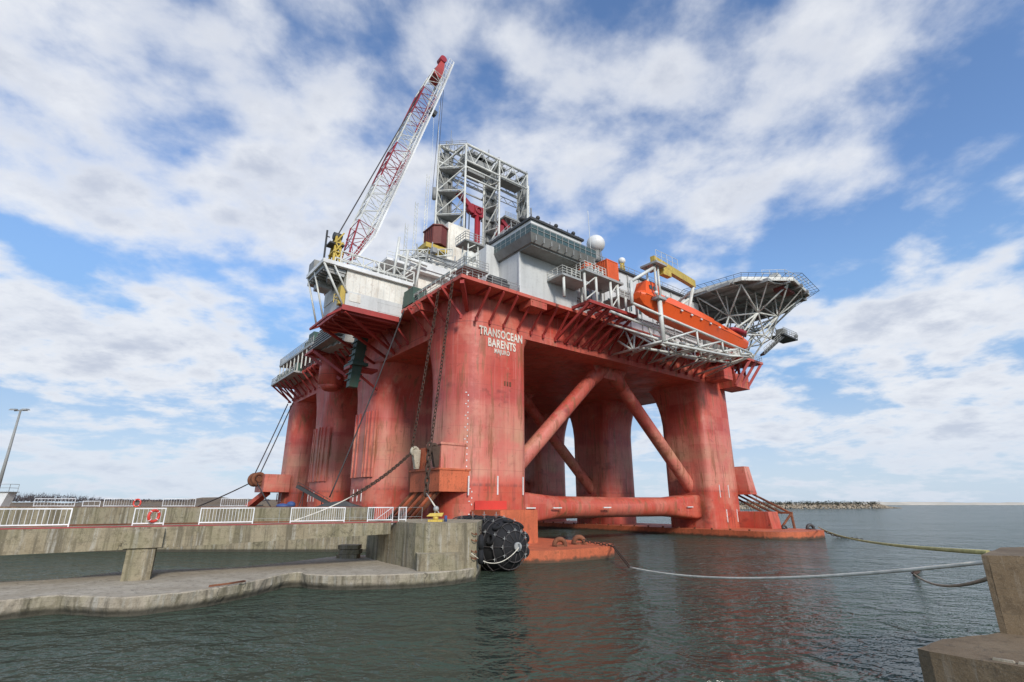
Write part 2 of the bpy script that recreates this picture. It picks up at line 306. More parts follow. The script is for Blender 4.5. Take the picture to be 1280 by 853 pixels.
# ------------------------------------------------------------------ mesh helpers
class MB:
    def __init__(s): s.bm = bmesh.new()
    def face(s, vs):
        try: return s.bm.faces.new(vs)
        except ValueError: return None
    def box(s, a, b):
        (x0, y0, z0), (x1, y1, z1) = a, b
        x0, x1 = min(x0, x1), max(x0, x1); y0, y1 = min(y0, y1), max(y0, y1); z0, z1 = min(z0, z1), max(z0, z1)
        v = [s.bm.verts.new(p) for p in ((x0, y0, z0), (x1, y0, z0), (x1, y1, z0), (x0, y1, z0), (x0, y0, z1), (x1, y0, z1), (x1, y1, z1), (x0, y1, z1))]
        for f in ((3, 2, 1, 0), (4, 5, 6, 7), (0, 1, 5, 4), (1, 2, 6, 5), (2, 3, 7, 6), (3, 0, 4, 7)): s.face([v[i] for i in f])
        return s
    def hexa(s, b, t):
        v = [s.bm.verts.new(p) for p in list(b) + list(t)]
        for f in ((3, 2, 1, 0), (4, 5, 6, 7), (0, 1, 5, 4), (1, 2, 6, 5), (2, 3, 7, 6), (3, 0, 4, 7)): s.face([v[i] for i in f])
        return s
    def tube(s, p, q, r, n=6, r2=None, caps=True):
        p, q = Vector(p), Vector(q); d = q - p
        if d.length < 1e-6: return s
        d.normalize(); a = d.orthogonal().normalized()
        if abs(d.z) < .999:
            a = d.cross(Vector((0, 0, 1))).normalized()
        b = d.cross(a); r2 = r if r2 is None else r2
        A = []; B = []
        for i in range(n):
            t = 2 * math.pi * (i + .5) / n; o = a * math.cos(t) + b * math.sin(t)
            A.append(s.bm.verts.new(p + o * r)); B.append(s.bm.verts.new(q + o * r2))
        for i in range(n):
            f = s.face([A[i], A[(i + 1) % n], B[(i + 1) % n], B[i]])
            if f and n > 6: f.smooth = True
        if caps: s.face(A[::-1]); s.face(B)
        return s
    def beam(s, p, q, wd, h):
        p, q = Vector(p), Vector(q); d = (q - p).normalized()
        a = d.cross(Vector((0, 0, 1)))
        if a.length < 1e-4: a = Vector((1, 0, 0))
        a.normalize(); b = a.cross(d).normalized()
        a *= wd / 2; b *= h / 2
        return s.hexa([p - a - b, p + a - b, p + a + b, p - a + b], [q - a - b, q + a - b, q + a + b, q - a + b])
    def path(s, pts, r, n=6):
        pts = [Vector(p) for p in pts]; rings = []
        for i, p in enumerate(pts):
            d = (pts[min(i + 1, len(pts) - 1)] - pts[max(i - 1, 0)]).normalized()
            a = d.cross(Vector((0, 0, 1)))
            if a.length < 1e-4: a = Vector((1, 0, 0))
            a.normalize(); b = a.cross(d)
            rings.append([s.bm.verts.new(p + (a * math.cos(2 * math.pi * k / n) + b * math.sin(2 * math.pi * k / n)) * r) for k in range(n)])
        for A, B in zip(rings, rings[1:]):
            for k in range(n):
                f = s.face([A[k], A[(k + 1) % n], B[(k + 1) % n], B[k]])
                if f: f.smooth = True
        s.face(rings[0][::-1]); s.face(rings[-1]); return s
    def prism(s, pts, z0, z1):
        A = [s.bm.verts.new((p[0], p[1], z0)) for p in pts]; B = [s.bm.verts.new((p[0], p[1], z1)) for p in pts]
        n = len(pts); s.face(A[::-1]); s.face(B)
        for i in range(n): s.face([A[i], A[(i + 1) % n], B[(i + 1) % n], B[i]])
        return s
    def loft(s, rings, capa=True, capb=True, smooth=False):
        L = [[s.bm.verts.new(p) for p in r] for r in rings]; n = len(L[0])
        for A, B in zip(L, L[1:]):
            for i in range(n):
                f = s.face([A[i], A[(i + 1) % n], B[(i + 1) % n], B[i]])
                if f: f.smooth = smooth
        if capa: s.face(L[0][::-1])
        if capb: s.face(L[-1])
        return s
    def torus(s, c, axis, Rr, r, n=16, k=8, a0=0, a1=2 * math.pi):
        axis = Vector(axis).normalized(); u = axis.orthogonal().normalized(); v = axis.cross(u); c = Vector(c)
        full = abs(a1 - a0 - 2 * math.pi) < 1e-3; rings = []
        for i in range(n if full else n + 1):
            t = a0 + (a1 - a0) * i / n; o = u * math.cos(t) + v * math.sin(t)
            rings.append([s.bm.verts.new(c + o * (Rr + r * math.cos(2 * math.pi * j / k)) + axis * r * math.sin(2 * math.pi * j / k)) for j in range(k)])
        m = len(rings)
        for i in range(m if full else m - 1):
            A, B = rings[i], rings[(i + 1) % m]
            for j in range(k):
                f = s.face([A[j], A[(j + 1) % k], B[(j + 1) % k], B[j]])
                if f: f.smooth = True
        return s
    def link(s, c, d, side, L, r):
        """one stud-less chain link: a racetrack ring, long axis d, flat in the plane of d and side"""
        c = Vector(c); d = Vector(d).normalized(); side = Vector(side); side = (side - d * side.dot(d)).normalized(); nn = d.cross(side)
        h = L / 2 - L * .28; wv = L * .28; P = []
        for i in range(6): t = -math.pi / 2 + math.pi * i / 5; P.append((h + wv * math.cos(t), wv * math.sin(t)))
        for i in range(6): t = math.pi / 2 + math.pi * i / 5; P.append((-h + wv * math.cos(t), wv * math.sin(t)))
        n = len(P); rings = []
        for i in range(n):
            a = Vector(P[i - 1]); b = Vector(P[(i + 1) % n]); t = (b - a).normalized(); o2 = Vector((t.y, -t.x))
            o3 = d * o2.x + side * o2.y; base = c + d * P[i][0] + side * P[i][1]
            rings.append([s.bm.verts.new(base + (o3 * math.cos(2 * math.pi * k / 5) + nn * math.sin(2 * math.pi * k / 5)) * r) for k in range(5)])
        for i in range(n):
            A, B = rings[i], rings[(i + 1) % n]
            for k in range(5): s.face([A[k], A[(k + 1) % 5], B[(k + 1) % 5], B[k]])
        return s
    def chain(s, pts, L=.8, r=.09):
        pts = [Vector(p) for p in pts]; seg = [(b - a).length for a, b in zip(pts, pts[1:])]; tot = sum(seg); step = L * .80
        k = 0; t = 0.0
        while t < tot:
            d = t; i = 0
            while i < len(seg) - 1 and d > seg[i]: d -= seg[i]; i += 1
            dr = (pts[i + 1] - pts[i]).normalized(); p = pts[i] + dr * min(d, seg[i])
            sa = dr.cross(Vector((.3, .2, .9)));
            if sa.length < .1: sa = dr.cross(Vector((1, 0, 0)))
            s.link(p, dr, sa if k % 2 else dr.cross(sa), L, r); k += 1; t += step
        return s
    def sphere(s, c, r, seg=20, ring=12, sc=(1, 1, 1)):
        mat = Matrix.Translation(c) @ Matrix.Diagonal((sc[0], sc[1], sc[2], 1))
        res = bmesh.ops.create_uvsphere(s.bm, u_segments=seg, v_segments=ring, radius=r, matrix=mat)
        for v in res['verts']:
            for f in v.link_faces: f.smooth = True
        return s
    def lathe(s, prof, axis_p=(0, 0, 0), n=20, smooth=True):
        L = []
        for r, z in prof:
            L.append([(axis_p[0] + r * math.cos(2 * math.pi * i / n), axis_p[1] + r * math.sin(2 * math.pi * i / n), axis_p[2] + z) for i in range(n)])
        return s.loft(L, smooth=smooth)
    def rail(s, pts, h=1.1, sp=1.5, r=.035, mid=1, close=False):
        pts = [Vector(p) for p in pts]
        if close: pts = pts + [pts[0]]
        up = Vector((0, 0, 1))
        for a, b in zip(pts, pts[1:]):
            n = max(1, round((b - a).length / sp))
            for i in range(n + 1):
                p = a.lerp(b, i / n); s.tube(p, p + up * h, r, 5)
            for k in range(mid + 1):
                hh = h * (k + 1) / (mid + 1); s.tube(a + up * hh, b + up * hh, r, 5)
        return s
    def ladder_truss(s, a, b, depth, n, r, up=(0, 0, 1)):
        """planar lattice girder from a to b, second chord offset by depth*up"""
        a, b = Vector(a), Vector(b); o = Vector(up) * depth
        s.tube(a, b, r); s.tube(a + o, b + o, r)
        for i in range(n + 1):
            p = a.lerp(b, i / n); s.tube(p, p + o, r * .75)
            if i < n:
                q2 = a.lerp(b, (i + 1) / n)
                s.tube(p, q2 + o, r * .7) if i % 2 == 0 else s.tube(p + o, q2, r * .7)
        return s
    def wear(s, amp):
        es = [e for e in s.bm.edges if len(e.link_faces) == 2 and e.calc_face_angle(0) > .35]
        bmesh.ops.bevel(s.bm, geom=es, offset=amp * 1.2, segments=2, affect='EDGES', profile=.6)
        for e in list(s.bm.edges):
            n = int(e.calc_length() / .28)
            if n > 1: bmesh.ops.subdivide_edges(s.bm, edges=[e], cuts=min(n, 60))
        for v in s.bm.verts:
            k = nz.noise_vector(v.co * 1.9) * .6 + nz.noise_vector(v.co * 5.3) * .5
            ch = max(0, nz.noise(v.co * 1.1 + Vector((5, 1, 9))) - .28) * 2.0
            v.co += k * amp * (.45 + ch)
        return s
    def build(s, name, mat, parent=None, loc=None, bevel=0, worn=0):
        if worn: s.wear(worn)
        if bevel:
            es = [e for e in s.bm.edges if len(e.link_faces) == 2 and e.calc_face_angle(0) > .6]
            bmesh.ops.bevel(s.bm, geom=es, offset=bevel, segments=2, affect='EDGES', profile=.6)
        bmesh.ops.recalc_face_normals(s.bm, faces=s.bm.faces)
        me = bpy.data.meshes.new(name); s.bm.to_mesh(me); s.bm.free()
        o = bpy.data.objects.new(name, me); COL.objects.link(o)
        if isinstance(mat, str): mat = M[mat]
        me.materials.append(mat)
        if parent is not None: o.parent = parent
        if loc is not None: o.location = loc
        return o
def tag(o, label=None, cat=None, group=None, kind=None):
    if label: o['label'] = label
    if cat: o['category'] = cat
    if group: o['group'] = group
    if kind: o['kind'] = kind
    return o
def thing(name, label, cat, loc=(0, 0, 0), rz=0.0, group=None):
    o = bpy.data.objects.new(name, None); COL.objects.link(o); o.empty_display_size = .5
    o.location = loc; o.rotation_euler = (0, 0, rz); return tag(o, label, cat, group)
def text(name, body, size, mat, parent, loc, rot, sx=1.0, extrude=.01):
    c = bpy.data.curves.new(name, 'FONT'); c.body = body; c.size = size; c.extrude = extrude; c.offset = size * .028
    c.align_x = 'CENTER'; c.align_y = 'CENTER'; c.space_character = 1.08
    t = bpy.data.objects.new(name + '_curve', c); COL.objects.link(t); bpy.context.view_layer.update()
    me = bpy.data.meshes.new_from_object(t.evaluated_get(bpy.context.evaluated_depsgraph_get())); bpy.data.objects.remove(t)
    o = bpy.data.objects.new(name, me); COL.objects.link(o); me.materials.clear(); me.materials.append(M[mat])
    o.parent = parent; o.location = loc; o.rotation_euler = rot; o.scale = (sx, 1, 1); return o
def rr(v0, v1, u0, u1, rad, n=8):
    """rounded rectangle, corner radii (v0u0, v1u0, v1u1, v0u1)"""
    pts = []
    for (cx, cy, sx_, sy_, r, t0) in ((v0, u0, 1, 1, rad[0], math.pi), (v1, u0, -1, 1, rad[1], 1.5 * math.pi), (v1, u1, -1, -1, rad[2], 0), (v0, u1, 1, -1, rad[3], .5 * math.pi)):
        for i in range(n + 1):
            t = t0 + .5 * math.pi * i / n
            pts.append((cx + sx_ * r + r * math.cos(t), cy + sy_ * r + r * math.sin(t)))
    return pts

# ------------------------------------------------------------------ setting: water, land, far shores
def sheet(name, pts, z, mat, label=None):
    m = MB(); m.face([m.bm.verts.new((x, y, z)) for x, y in pts]); return tag(m.build(name, mat), label, None, None, 'structure')
sheet('water', [(-15000, -200), (15000, -200), (15000, 25000), (-15000, 25000)], 0, 'water', 'choppy dark green harbour water')
quay = [(-17, 64), (-64, 124), (-179, 400), (-420, 1100), (-2500, 1100), (-2500, 64)]
m = MB(); m.prism(quay, -2, 4.72); tag(m.build('land', 'land'), 'flat brown scrub land on the left shore', None, None, 'structure')
m = MB()   # low weathered bank further inland
def bank(xs, yf, zf, depth, mat, name, label, kind='structure'):
    m = MB(); rows = []
    for t in range(6):
        row = []
        for i, x in enumerate(xs):
            k = t / 5; y = yf(x) + depth * k + random.uniform(-.06, .06) * depth * (0 < t < 5)
            z = zf(x) * math.sin(math.pi * min(1, k * 1.25) * .5 if k < .8 else math.pi * .5 * (1 - (k - .8) / .2)) * random.uniform(.85, 1.1)
            row.append(m.bm.verts.new((x, y, (z if 0 < t < 5 else -.5))))
        rows.append(row)
    for A, B in zip(rows, rows[1:]):
        for i in range(len(xs) - 1): m.face([A[i], A[i + 1], B[i + 1], B[i]])
    return tag(m.build(name, mat), label, None, None, kind)
bank([-700 + 9 * i for i in range(66)], lambda x: 255 + x * .06, lambda x: 6.9 + .8 * math.sin(x * .03) + .4 * math.sin(x * .11), 60, 'land', 'hill', 'low brown bank behind the left quay')
# bare trees and bushes on the bank (far, reads as one mass)
m = MB()
for i in range(2600):
    t = random.random(); x = -440 + 430 * t; y = 300 + x * .06 + random.uniform(-12, 30)
    if x > y * -.45: continue
    hh = random.uniform(.8, 1.6) * (1.9 + .9 * math.sin(x * .09) if x < -235 else .55)
    c = Vector((x, y, 6.4))
    for k in range(3):
        a = random.uniform(0, 6.28); d = Vector((math.cos(a) * random.uniform(.2, 1.0), math.sin(a) * .5, hh * random.uniform(.8, 1.35)))
        m.tube(c, c + d, .10, 3, .02, False)
    for k in range(6):
        p = c + Vector((random.uniform(-1.6, 1.6), random.uniform(-.6, .6), hh * random.uniform(.0, .95))); sz = random.uniform(.3, .75)
        v = [m.bm.verts.new(p + Vector((random.uniform(-sz, sz), random.uniform(-sz, sz), random.uniform(-sz, sz)))) for _ in range(3)]; m.face(v)
tag(m.build('treeline', 'bare'), 'leafless dark trees along the brown bank', None, None, 'stuff')
# far sand spit and rubble breakwater on the right
bank([300 + 40 * i for i in range(80)], lambda x: 1900, lambda x: 9.5 + 1.2 * math.sin(x * .01), 80, 'sand', 'beach', 'pale sand strip on the right horizon')
def breakwater():
    o = thing('breakwater', 'rubble stone breakwater topped with dark bushes on the horizon right of the rig', 'breakwater', (365, 600, 0))
    m = MB()
    for i in range(3200):
        t = random.random(); x = -190 + 268 * t; k = random.uniform(-1, 1)
        hmax = 4.6 * min(1, (1 - t) * 9 + .12) + .5 * math.sin(x * .15); y = k * 13 + x * .3
        z = max(0, hmax * (1 - abs(k) ** 1.3)) + random.uniform(-.6, .3); s_ = random.uniform(.4, 1.1)
        v = []
        for p in ((-1, -1, -1), (1, -1, -1), (1, 1, -1), (-1, 1, -1), (-1, -1, 1), (1, -1, 1), (1, 1, 1), (-1, 1, 1)):
            v.append(Vector((x + p[0] * s_ * random.uniform(.5, 1), y + p[1] * s_ * random.uniform(.5, 1), z + p[2] * s_ * .6 * random.uniform(.5, 1))))
        m.hexa(v[:4], v[4:])
    m.build('rock_mound', 'rock', o)
    m = MB()
    for i in range(800):
        t = random.random(); x = -185 + 240 * t; c = Vector((x, x * .3 + random.uniform(-6, 4), 4.4)); hh = random.uniform(1.2, 3.8)
        for k in range(7):
            p = c + Vector((random.uniform(-1.5, 1.5), random.uniform(-1, 1), random.uniform(0, hh))); sz = .7
            m.face([m.bm.verts.new(p + Vector((random.uniform(-sz, sz), random.uniform(-sz, sz), random.uniform(-sz, sz)))) for _ in range(3)])
    m.build('bushes', 'bush', o)
    m = MB(); m.tube((-105, -30, 3), (-105, -30, 14), .18, 5); m.build('mast', 'dark', o)
breakwater()
m = MB(); m.lathe([(2.2, 0), (2.2, .8), (1.0, 1.2), (.9, 4.5), (1.5, 4.7), (.2, 6.6), (.15, 7.6)], n=10)
tag(m.build('channel_marker', 'green', None, (1040 * .82, 880, 0)), 'tiny green channel marker out at sea near the right edge', 'channel marker')

# ------------------------------------------------------------------ pier
L0 = Vector((-34.0, 27.3, 0)); LD = Vector((1, .58, 0)).normalized(); LN = Vector((-LD.y, LD.x, 0))
def wp(s_, n_=0.0, z=0.0): p = L0 + LD * s_ + LN * n_; return Vector((p.x, p.y, z))
LEN = 28.6
pier = thing('concrete_pier', 'weathered concrete walkway pier with red kerbs on a leaning pillar', 'pier', (0, 0, 0))
def along(s0, s1, n0, n1, z0, z1, m=None):
    m = m or MB(); a, b, c, d = wp(s0, n0), wp(s1, n0), wp(s1, n1), wp(s0, n1)
    m.hexa([(p.x, p.y, z0) for p in (a, b, c, d)], [(p.x, p.y, z1) for p in (a, b, c, d)]); return m
m = MB(); pr = []
for s_, zb in ((0, 2.35), (6, 2.55), (12, 2.62), (13, 2.62), (20, 2.85), (LEN, 3.08)):
    a, b = wp(s_, 0), wp(s_, 4.6)
    pr.append([(a.x, a.y, zb), (b.x, b.y, zb), (b.x, b.y, 3.9), (a.x, a.y, 3.9)])
m.loft(pr); m.build('deck_beam', 'conc', pier, worn=.035)
along(0, LEN + .6, .06, .34, 3.904, 3.98).build('kerb', 'kerbred', pier)
along(0, LEN - .3, 4.25, 4.52, 3.904, 4.0).build('kerb', 'rust', pier)
m = MB()
ps = 13.0
a, b = wp(ps - .7, -.4), wp(ps + .75, -.4); c, d = wp(ps + .75, 1.2), wp(ps - .7, 1.2)
m.hexa([(p.x, p.y, .88) for p in (a, b, c, d)], [(p.x, p.y, 2.72) for p in (a, b, c, d)])
m.build('pillar', 'conc', pier, worn=.04)
m = along(ps - .95, ps + 1.05, -.55, 1.3, 2.72, 3.80); m.build('pillar_head', 'conc', pier, worn=.045)
# low ledge platform
front = [(-60, 20), (-36, 23.5), (-30, 24.9), (-26.6, 26.0), (-24.8, 26.6), (-23.8, 27.6), (-22.9, 28.5), (-21.4, 28.2), (-19, 27.9), (-17.6, 29.0), (-16.4, 30.6), (-15.6, 32.8), (-15.1, 35.6), (-14.9, 37.0), (-14.2, 37.5), (-13.3, 36.6), (-11.6, 36.0), (-9.8, 36.1), (-8.0, 36.4), (-6.2, 36.9), (-4.7, 37.8), (-3.5, 38.9), (-2.7, 40.2), (-2.5, 42)]
back = [(-3.5, 46), (-9, 49.5), (-14.8, 48.7), (-17, 45), (-19.7, 40.6), (-22.8, 39.2), (-26.2, 38.2), (-27.2, 35.6), (-28.2, 33.9), (-30.5, 33.2), (-36, 32.5), (-60, 31)]
def smoothpts(P):
    Q = []
    for i in range(len(P) - 1):
        p0, p1, p2, p3 = [Vector(P[max(0, min(len(P) - 1, i + k))]) for k in (-1, 0, 1, 2)]
        for t in [k / 9 for k in range(9)]:
            Q.append(.5 * ((2 * p1) + (p2 - p0) * t + (2 * p0 - 5 * p1 + 4 * p2 - p3) * t * t + (3 * p1 - p0 - 3 * p2 + p3) * t ** 3))
    Q.append(Vector(P[-1])); return Q
ol = smoothpts(front) + smoothpts(back)
cen = Vector((-20, 36))
m = MB(); lr = []
for z, off in ((-1.5, -.25), (.1, -.12), (.42, .0), (.84, .03), (.9, -.03)):
    ring = []
    for i, p in enumerate(ol):
        t = (ol[(i + 1) % len(ol)] - ol[i - 1]).normalized(); nrm = Vector((t.y, -t.x))
        jit = .11 * nz.noise(Vector((p.x * 1.1, p.y * 1.1, z * 2.0))) + .07 * nz.noise(Vector((p.x * 3.1, p.y * 3.1, z * 3))) - .10 * max(0, nz.noise(Vector((p.x * .9, p.y * .9, 7))) - .25) * (z > .8)
        ring.append((p.x + nrm.x * (off + jit), p.y + nrm.y * (off + jit), z))
    lr.append(ring)
m.loft(lr)
ledge = tag(m.build('concrete_ledge', 'ledge'), 'low curved concrete ledge platform at water level under the pier', 'ledge')
# dolphin block at the pier's end
dol = thing('mooring_dolphin', 'big stained concrete dolphin block at the pier end beside the black fender', 'dolphin', (0, 0, 0))
m = MB(); m.prism([(-2.6, 40.2), (-2.55, 47), (-7, 50.5), (-12.6, 47.6), (-10.2, 43.8), (-6.9, 39.1), (-6.2, 38.75), (-3.7, 39.3)], -1.5, 3.95)
m.build('block', 'conc', dol, worn=.05)
m = MB(); m.prism([(-6.5, 37.95), (-5.9, 37.75), (-3.95, 38.45), (-3.55, 39.0), (-3.7, 39.6), (-6.9, 39.3)], .6, 2.0); m.build('step', 'conc', dol, worn=.05)
for z in (3.2, 2.75, 2.0, 1.55): MB().torus((-2.75, 39.95, z), (.3, -.2, 1), .2, .035, 10, 6).build('rung', 'rust', dol)
m = MB()
for dz, dx in ((.9, 0), (1.25, .15), (1.62, .05)): m.box((-14.7 + dx, 46.3, dz), (-13.0 + dx, 47.4, dz + .33))
tag(m.build('timber_stack', 'conc', bevel=.04), 'stack of flat weathered slabs on the ledge beside the dolphin', 'slab stack')
m = MB(); m.path([(-16.5, 30.6 - .0, .98), (-15.9, 31.6, .98), (-15.5, 32.6, .98)], .03); m.path([(-16.7, 31.0, .98), (-16.1, 31.9, .98), (-15.75, 32.9, .98)], .03)
m.path([(-15.5, 32.6, .98), (-15.6, 32.8, .98), (-15.75, 32.9, .98)], .03)
tag(m.build('iron_bar', 'rust'), 'bent rusty iron bar lying on the ledge', 'iron bar')
# far side of the dock: quay wall in front of the land
qw = tag(MB().prism([(-400, 63.2), (-16.4, 63.2), (-16.4, 64.4), (-400, 64.4)], -2, 4.86).build('quay_wall', 'conc'), 'long stained concrete quay wall behind the pier', 'quay wall')
m = MB(); m.box((-400, 63.3, 4.866), (-16.6, 63.6, 4.93)); m.build('kerb', 'rust', qw)

def barrier(p, q, z, name, label, group, bars, h=1.05, gate=False):
    p, q = Vector((p.x, p.y, 0)), Vector((q.x, q.y, 0)); ln = (q - p).length; ang = math.atan2(q.y - p.y, q.x - p.x)
    o = thing(name, label, 'railing', (p.x, p.y, z), ang, group)
    MB().beam((0, 0, h), (ln, 0, h), .05, .07).build('top_rail', 'rail', o); MB().beam((.05, 0, .16), (ln - .05, 0, .16), .05, .07).build('bottom_rail', 'rail', o)
    for x in (0.03, ln - .03): MB().beam((x, 0, -.2), (x, 0, h + .03), .06, .06).build('post', 'rail', o)
    m = MB()
    for i in range(1, bars): m.tube((ln * i / bars, 0, .17), (ln * i / bars, 0, h), .014, 5)
    if gate: m.tube((ln * .35, -.02, .2), (ln * .95, -.02, h), .025, 5)
    m.build('bars', 'rail', o); return o
Z0 = 3.95
def sx_of(px):  # distance along the walkway for a chosen spot
    return px
for i, (s0, s1, n, lab) in enumerate(((5.9, 9.2, 13, 'nearest and widest white railing panel on the pier at the left picture edge'), (12.23, 13.9, 7, 'short white railing panel with the red lifebuoy on it'),
        (15.79, 19.0, 17, 'white barred railing panel between the lifebuoy panel and the pier middle'), (21.34, 25.11, 24, 'white close-barred railing panel in front of the dark conveyor'),
        (26.77, 28.75, 12, 'white gate panel with a diagonal bar on the pier'), )):
    barrier(wp(s0, .2), wp(s1, .2), Z0, 'railing_panel', lab, 'white railing panels on the pier', n, gate=(i == 4))
barrier(wp(29.19, .2), wp(29.84, .2), Z0, 'railing_panel', 'smallest white railing panel on the dolphin block', 'white railing panels on the pier', 5)
def wire_fence(pts, z, label):
    o = thing('wire_fence', label, 'fence', (0, 0, 0)); m = MB(); w_ = MB()
    for a, b in zip(pts, pts[1:]):
        n = max(1, int((b - a).length / 1.6))
        for i in range(n + 1):
            p = a.lerp(b, i / n); m.tube((p.x, p.y, z), (p.x, p.y, z + 1.05), .018, 5)
        for h in (.35, 1.05): w_.tube((a.x, a.y, z + h), (b.x, b.y, z + h), .010, 5)
    m.build('posts', 'galv', o); w_.build('wires', 'galv', o); return o
wire_fence([wp(19.0, .25), wp(28.7, .25), wp(31.2, .4)], Z0, 'thin grey post fence at the pier end')
for i, (x0, x1, lab) in enumerate(((-56.8, -51.9, 'leftmost distant white railing panel on the quay wall'), (-48.5, -44.9, 'distant white railing panel left of the small lifebuoy'),
        (-41.5, -37.6, 'distant white railing panel between the small lifebuoy and the rig'), (-34.6, -31.4, 'distant white railing panel nearest the rig'), (-51.0, -48.9, 'low grey distant rail joining two white panels'), )):
    barrier(Vector((x0, 63.8, 0)), Vector((x1, 63.8, 0)), 4.86 if i < 4 else 4.86, 'railing_panel', lab, 'white railing panels on the quay wall', 12 if i < 4 else 3, .98 if i < 4 else .7)
def lifebuoy(p, ang, label, r=.36):
    o = thing('lifebuoy', label, 'lifebuoy', p, ang); MB().torus((0, 0, 0), (0, 1, 0), r, .085, 20, 8).build('ring', 'buoyred', o)
    m = MB()
    for k in range(4):
        t = math.pi / 4 + math.pi / 2 * k; m.torus((r * math.cos(t), 0, r * math.sin(t)), (-math.sin(t), 0, math.cos(t)), .09, .02, 8, 5)
    m.build('rope_band', 'rail', o); return o
p = wp(13.3, .1); lifebuoy((p.x, p.y, 4.55), math.atan2(LD.y, LD.x) + R(38), 'red lifebuoy hanging on the near pier railing', .33)
lifebuoy((-44.4, 63.6, 5.35), 0, 'small distant red lifebuoy on the quay wall railing', .42)
# lamp mast and site hut at the far left
lm = thing('lamp_mast', 'tall grey floodlight mast at the left edge', 'lamp mast', (-72.4, 75, 4.7))
MB().tube((0, 0, 0), (0, 0, 13.6), .26, 10, .13).build('pole', 'grey2', lm)
m = MB(); m.beam((-.9, 0, 13.6), (.9, 0, 13.7), .12, .12); m.build('cross_arm', 'grey2', lm)
for x, y in ((-.85, -.2), (.85, -.2), (0, .4)):
    MB().hexa([(x - .45, y - .35, 13.6), (x + .45, y - .35, 13.6), (x + .45, y + .35, 13.7), (x - .45, y + .35, 13.7)], [(x - .3, y - .25, 13.85), (x + .3, y - .25, 13.85), (x + .3, y + .25, 13.9), (x - .3, y + .25, 13.9)]).build('lamp_head', 'grey2', lm)
ht = thing('site_hut', 'white site hut with a roof railing at the left edge', 'hut', (-66.4, 67, 4.72))
MB().hexa([(-4, 0, 0), (2.6, 0, 0), (2.6, 1.2, 0), (-4, 1.2, 0)], [(-4, 0, 1.9), (3.2, 0, 1.9), (3.2, 1.2, 1.9), (-4, 1.2, 1.9)]).build('wall', 'wpanel', ht)
MB().box((-4.1, -.15, 1.905), (3.4, 1.3, 1.99)).build('roof', 'grey2', ht)
MB().rail([(-4, 0, 2.0), (3.2, 0, 2.0), (3.2, 1.2, 2.0)], .9, 1.6, .03).build('railing', 'galv', ht)
# conveyor and clutter on the quay by the rig
cv = thing('conveyor', 'dark olive inclined conveyor on the quay beside the rig', 'conveyor', (-26, 66, 4.72))
MB().beam((-.6, 0, 2.6), (3.6, 0, .5), .8, .35).build('boom', 'dark', cv); MB().rail([(-.6, 0, 2.75), (3.6, 0, .65)], .35, 1.0, .03, 0).build('railing', 'dark', cv)
m = MB(); m.tube((0, -.5, 0), (.3, 0, 2.2), .05); m.tube((0, .5, 0), (.3, 0, 2.2), .05); m.tube((2.6, 0, 0), (2.6, 0, 1), .06); m.build('leg', 'dark', cv)
m = MB(); pr = []
for x, h in ((0, .2), (.8, .55), (2.2, .8), (3.4, .85), (4.4, .5), (5.8, .12)): pr.append([(x, -.6, 0), (x, .6, 0), (x, .35, h), (x, -.35, h)])
m.loft(pr); tag(m.build('belt_hopper', 'dark', None, (-23.6, 65.2, 4.73)), 'black hump of stacked rubber belting on the quay', 'belting')
m = MB(); m.sphere((0, 0, .3), .6, 10, 7, (1.4, 1, .5)); m.sphere((.9, .2, .45), .45, 10, 7, (1.2, 1, .9)); tag(m.build('tarpaulin', 'blue', None, (-28.2, 66.2, 4.7)), 'blue tarpaulin heap beside the conveyor', 'tarpaulin')

# right foreground block and lower block
m = MB(); m.prism([(13.05, 15.4), (13.15, 15.3), (19.6, 12.2), (20, 18.5), (16.0, 18.0)], -1, 3.93)
tag(m.build('mooring_block', 'brownc', worn=.045), 'tall dark brown concrete mooring block at the right edge', 'mooring block')
m = MB(); m.prism([(9.65, 13.85), (9.75, 13.6), (10.8, 12.36), (13.2, 9.6), (20, 6), (20, 14), (15, 16.5), (12.75, 15.3), (11.0, 14.75)], -1, 2.0)
tag(m.build('landing_block', 'brownc', worn=.05), 'lower brown concrete landing with chipped edge under the mooring block', 'landing')
m = MB()
for k in range(5):
    t = k / 4; x = 10.6 + 1.1 * t; y = 12.9 - 1.25 * t
    m.hexa([(x, y, 2.004), (x + .25, y - .27, 2.004), (x + .36, y - .16, 2.004), (x + .1, y + .1, 2.004)], [(x + .02, y, 2.05), (x + .24, y - .25, 2.05), (x + .33, y - .16, 2.04), (x + .1, y + .07, 2.04)])
tag(m.build('broken_slab', 'ledge'), 'row of chipped mortar pieces on the landing edge', 'mortar')

# ------------------------------------------------------------------ THE RIG   local axes: x = across (v), y = along (u), z up
YAW = R(38.5); NX, NY = -6.138, 56.947
rig = thing('drilling_rig', 'huge red semi-submersible drilling rig with derrick and helideck moored behind the pier', 'drilling rig', (NX, NY, 0), YAW)
def W(v, u, z): return Vector((NX + v * math.cos(YAW) - u * math.sin(YAW), NY + v * math.sin(YAW) + u * math.cos(YAW), z))
def rthing(name, label, cat, v, u, z, group=None): return thing(name, label, cat, W(v, u, z), YAW, group)
Wd, Ld, H = 69.0, 79.5, 32.0
# hull box and deck
m = MB(); ring = rr(2.5, 66.5, 3.3, 78.0, (4, 4, 4, 4))
m.loft([[(x, y, z) for x, y in ring] for z in (27.0, 27.9, 31.55)]); box = m.build('hull_box', 'red', rig)
m = MB(); m.prism([(0, 0), (Wd, 0), (Wd, Ld), (0, Ld)], 31.55, 32.0); m.build('deck_plate', 'deckred', rig)
